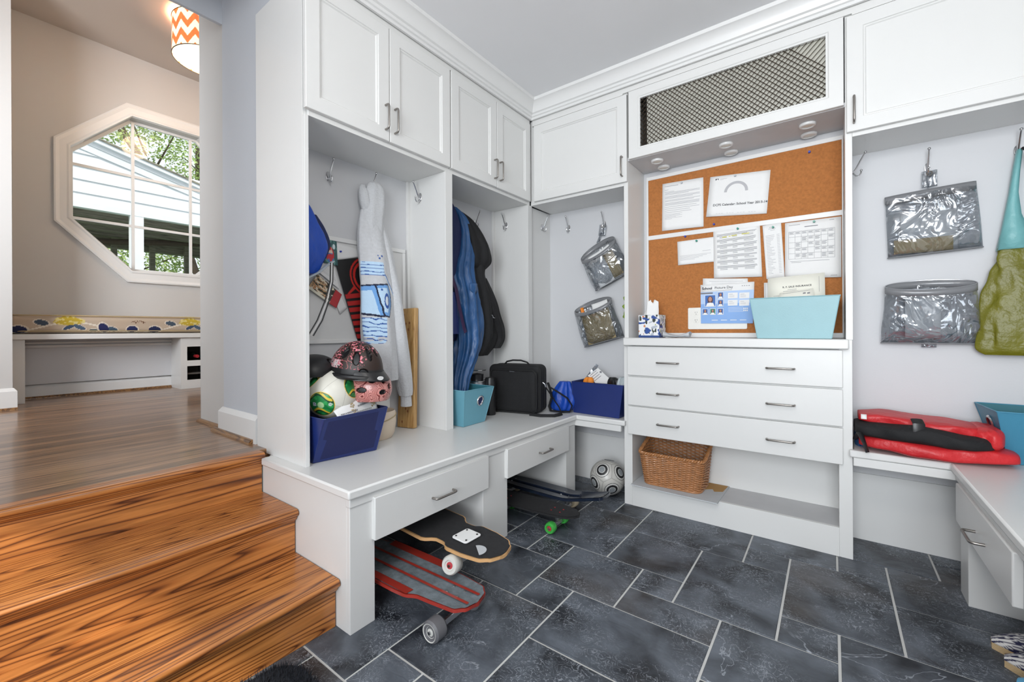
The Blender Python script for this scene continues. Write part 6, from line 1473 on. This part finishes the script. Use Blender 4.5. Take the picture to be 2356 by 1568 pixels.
def place(x, y, z=0, yaw=0, roll=0, pitch=0): return Matrix.Translation((x, y, z)) @ Matrix.Rotation(yaw, 4, 'Z') @ Matrix.Rotation(pitch, 4, 'Y') @ Matrix.Rotation(roll, 4, 'X')
# red longboard: front axle centre near (-1.075, 1.10)
wbr = .60
T, zf = skateboard('red and grey striped longboard standing on the floor under the first drawer', place(-1.085 - wbr / 2, 1.098, 0, R(1.5)), [(.405, .012), (.395, .055), (.36, .082), (.27, .092), (.20, .098), (.165, .118), (.10, .122), (-.10, .122), (-.165, .118), (-.20, .098), (-.30, .09), (-.38, .075), (-.41, .02)], [], .011, wbr, (.0375, .052), ('greydeck', 'reddeck', 'greywheel', 'whitewheel'), axle=.155, core=.80)
for y in (-.030, .030):
    bm = BM(); grid(bm, lambda u, v: V(.385 - .77 * u, y - .006 + .012 * v, .112 + .0035 - .0008 + .002), 12, 1); T.add('deck_stripe', bm, 'reddeck', local=True, recalc=False)
for sg in (1, -1):
    bm = BM(); grid(bm, lambda u, v: V(.17 - .34 * u, sg * (.082 + .035 * v), .112 + .0034 + .003 * v), 12, 1); T.add('deck_stripe', bm, 'reddeck', local=True, recalc=False)
# black longboard leaning over it
f_ = V(.884, .466, 0).normalized(); rgt = V(-.12, .227, -.112); rgt = (rgt - f_ * rgt.dot(f_)).normalized()  # local +y = left
up = f_.cross(rgt).normalized(); mid = V(-1.24, 1.247, .0935)
rot3 = Matrix((f_, rgt, up)).transposed().to_4x4(); wbb = .48
mm = Matrix.Translation(mid) @ rot3 @ Matrix.Translation((-wbb / 2, 0, -.035))
mm = place(-1.185 - .24, 1.290, .108, R(-4), R(1.5))
T, zf = skateboard('black drop-through longboard with a white mounting plate leaning on the red one', mm, [(.445, .020), (.43, .06), (.39, .088), (.32, .102), (.235, .106), (.20, .085), (.155, .085), (.10, .12), (-.10, .12), (-.155, .085), (-.20, .09), (-.26, .10), (-.30, .085), (-.325, .02)], [], .012, wbb, (.035, .052), ('grip', 'ply', ('whitewheel', 'bluewheel'), 'bearing'), axle=.150, trot=Matrix.Rotation(R(18), 4, 'Z') @ Matrix.Rotation(R(-12), 4, 'X'))
bm = BM(); prism(bm, rr(.20, .285, -.045, .045, .012, 4), lambda p: V(p[0], p[1], zf(0) + .005), lambda p: V(p[0], p[1], zf(0) + .011)); q = T.add('truck_plate', bm, 'paper', local=True, bevel=.002, label='white mounting plate')
for dx in (.213, .272):
    for dy in (-.030, .030): T.add('bolt', lathe(BM(), [(.004, zf(0) + .011), (.004, zf(0) + .0135), (.001, zf(0) + .0138)], 8, c=(dx, dy, 0)), 'black', local=True)
bm = BM(); prism(bm, [(.35 + .035 * math.cos(a), -.045 + .035 * math.sin(a)) for a in [PI * i / 14 - .6 for i in range(15)]], lambda p: V(p[0], p[1], zf(0) + .0045), lambda p: V(p[0], p[1], zf(0) + .0056)); T.add('deck_decal', bm, 'cardgrey', local=True)
# cruiser
skateboard('small black cruiser board with green wheels under the second drawer', place(-1.170 - .17, 1.955, 0, R(2)), [(.295, .010), (.285, .035), (.25, .062), (.17, .078), (.05, .086), (-.1, .088), (-.22, .08), (-.285, .06), (-.31, .02)], [(-1, .2, .55)], .010, .34, (.029, .042), ('grip', 'grip', 'greenwheel', 'bearing'), axle=.10, extra='capsule')
# plastic board with fish tail
T, zf = skateboard('marbled blue-black plastic board with cream wheels, behind the cruiser board', place(-1.235 - .21, 2.185, .0, R(-2)), [(.46, .048), (.45, .060), (.40, .056), (.24, .072), (.15, .080), (-.1, .082), (-.25, .07), (-.33, .05), (-.35, .02)], [(1, .22, .35), (-1, .25, .4)], .016, .42, (.030, .045), ('marble', 'marble', 'creamwheel', 'steel'), axle=.10)
bm = BM(); tube(bm, [V(x, s_, zf(x) + .004) for x, s_ in [(-.30 + .6 * i / 20, .0) for i in range(21)]], .010, 8, flat=.6); T.add('centre_ridge', bm, 'marble', local=True)
# floor soccer ball
cb = V(-1.148, 2.55, .1105); vc = (V(0, 0, 1.05) - cb).normalized(); vr = V(0, 0, 1).cross(vc).normalized(); vu = vc.cross(vr).normalized()
D12 = [vdir(-.32, .39), vdir(.72, .30), vdir(-.78, -.36), vdir(.25, -.68), vdir(.10, .985), vdir(-.35, -.93, -1)]
D12 += [-d for d in D12[:5]]
def b2(p):
    d = (p - cb).normalized(); g_ = .02 * nz3(p.x * 60, p.y * 60, p.z * 60); best = 0
    for q in D12:
        t = math.acos(max(-1, min(1, d.dot(q))))
        if t < .17: return (.25 + g_, .27 + g_, .28 + g_)
        if t < .20: return (.6, .6, .58)
        if t < .325: return (.012, .012, .014)
        if t < .405: return (.62, .61, .58)
        if t < .435: return (.03, .03, .03)
    ds = sorted((d.dot(q) for q in D12), reverse=True)
    if ds[0] - ds[1] < .022: return (.34, .33, .31)
    return (.52 + g_, .505 + g_, .47 + g_)
bm = uvball(cb, .11); colour(bm, b2); M['ballB'] = attr_mat('silver_ringed_ball_panels', .38, coat=.25)
solo('soccer_ball', bm, 'ballB', 'silver soccer ball with black ringed roundels on the slate floor in the corner', 'ball', angle=180)
# ================================================================ SHOES, MAT
def shoe(label, mtx, sole, f, mu, name='espadrille', bow=False):
    T = Thing(name, label, 'shoe', mtx=mtx)
    L_ = .245
    def prof(t): # half width along the length, toe at t=0
        return (.012 + .030 * math.sin(min(1, t / .32) * PI / 2)) * (1 - .22 * max(0, (t - .35) / .65)) if t < .96 else .028 * (1 - (t - .96) / .05)
    def outl(k_=1, n=40):
        a = [(L_ * (.5 - .5 * math.cos(PI * i / n)), prof((.5 - .5 * math.cos(PI * i / n))) * k_) for i in range(n + 1)]; return [(x, y) for x, y in a] + [(x, -y) for x, y in a[::-1][1:-1]]
    bm = BM(); prism(bm, outl(1.04), lambda p: V(p[0], p[1], 0), lambda p: V(p[0], p[1], .022)); T.add('sole', bm, sole, local=True, bevel=.004)
    bm = BM(); lay = bm.verts.layers.float_color.new('Col'); R_ = []
    for i in range(61):
        t = i / 60; x = L_ * (.5 - .5 * math.cos(PI * t)); w_ = prof(x / L_); u = x / L_
        h = (.010 + .042 * math.sin(min(1, u / .38) * PI / 2)) if u < .42 else .052 - .008 * math.sin((u - .42) / .58 * PI) + .008 * (u > .8) * (u - .8) * 5
        op = 0 if u < .40 else min(1, (u - .40) / .1) * (1 if u < .93 else 0.2); r_ = []
        for j in range(33):
            a = PI * j / 32; y = w_ * math.cos(a) * (1.0 if abs(math.cos(a)) > .0 else 1); zz = h * math.sin(a) ** .75
            if op and .2 < a / PI < .8: zz = zz * (1 - op) + op * (h * .78 if abs(a / PI - .5) > .27 else .004); 
            r_.append(bm.verts.new((x, y, .021 + zz))); r_[-1][lay] = (*(f(x, y * 2 + zz) if not (op > .5 and .24 < a / PI < .76) else (.02, .02, .06)), 1)
        R_.append(r_)
    for a, b in zip(R_, R_[1:]):
        for j in range(32): bm.faces.new((a[j], a[j + 1], b[j + 1], b[j]))
    T.add('upper', bm, mu, local=True, angle=180, solid=.0015)
    if bow:
        bm = BM()
        for sg in (-1, 1): ball(bm, (.085 + sg * .018, 0, .082), .016, 12, 8, (1.1, .7, .55))
        tube(bm, [V(.085, -.03, .07), V(.085, 0, .080), V(.085, .03, .07)], .006, 8); T.add('bow', bm, 'slipper', local=True)
    return T
M['zebra'] = attr_mat('navy_zebra_canvas', .8, bump=(400, .2)); M['slipprint'] = attr_mat('sky_blue_slipper_upper', .35)
def zeb(x, y):
    s = math.sin(y * 300 + 3.2 * nz3(x * 28, y * 60, 1) * 2); return (.72, .70, .68) if s > .05 else (.015, .016, .06)
shoe('navy and white zebra striped espadrille, the one nearer the bench leg', place(.420, 2.075, 0, R(-8)), 'jute', zeb, 'zebra')
shoe('navy and white zebra striped espadrille, the one nearer the camera', place(.430, 1.985, 0, R(-16)), 'jute', zeb, 'zebra')
shoe('sky blue slip-on shoe with a bow and white sole at the bottom right corner', place(.432, 1.875, 0, R(-24)), 'paper', lambda x, y: (.10, .38, .62), 'slipprint', 'slip_on_shoe', True)
T = Thing('door_mat', 'black shaggy mat on the slate floor at the foot of the stairs', 'mat', (-1.1, .3, 0))
mp = rr(-1.395, -.86, -.15, .668, .09, 8)
bm = BM(); prism(bm, mp, lambda p: V(p[0], p[1], 0.0005), lambda p: V(p[0], p[1], .008)); T.add('mat_backing', bm, 'shag')
bm = BM(); r_ = random.Random(9); cnt = 0
while cnt < 11000:
    x, y = r_.uniform(-1.40, -.86), r_.uniform(-.15, .672)
    cx_ = min(max(x, -1.305), -.95); cy_ = min(max(y, -.06), .578)
    if math.hypot(x - cx_, y - cy_) > .094: continue
    if y < .25 and r_.random() < .7: continue
    cnt += 1; a = r_.uniform(0, 2 * PI); h = r_.uniform(.014, .030); l = r_.uniform(0, .016); w_ = .0016
    px, py = math.cos(a), math.sin(a); b1 = V(x - py * w_, y + px * w_, .006); b2_ = V(x + py * w_, y - px * w_, .006); tp = V(min(x + px * l, .9), y + py * l, h)
    if tp.x < -1.412: tp.x = -1.412
    bm.faces.new([bm.verts.new(b1), bm.verts.new(b2_), bm.verts.new(tp)])
pl_ = T.add('shaggy_pile', bm, 'shag', recalc=False, smooth=False); pl_['kind'] = 'stuff'
for base_, gname in (('skateboard', 'skateboards under the left bench'), ('bike_helmet', 'helmets piled in the navy bin'), ('coat', 'coats in the second niche'), ('upper_cabinet', 'white wall cabinets'),
                     ('drawstring', 'drawstring cords beside the blue jacket'), ('espadrille', 'striped espadrilles under the right bench'), ('soccer_ball', 'soccer balls'), ('paper_slip', 'paper slips pinned behind the hoodie'),
                     ('locker_partition', 'white locker partitions'), ('hanging_organizer', 'clear hanging organizers')):
    for o in bpy.data.objects:
        if o.parent is None and (o.name == base_ or o.name.startswith(base_ + '.')): o['group'] = gname
for o in list(bpy.data.objects):
    if o.type == 'MESH' and o.parent is None and 'kind' not in o and 'label' not in o: o['kind'] = 'structure'
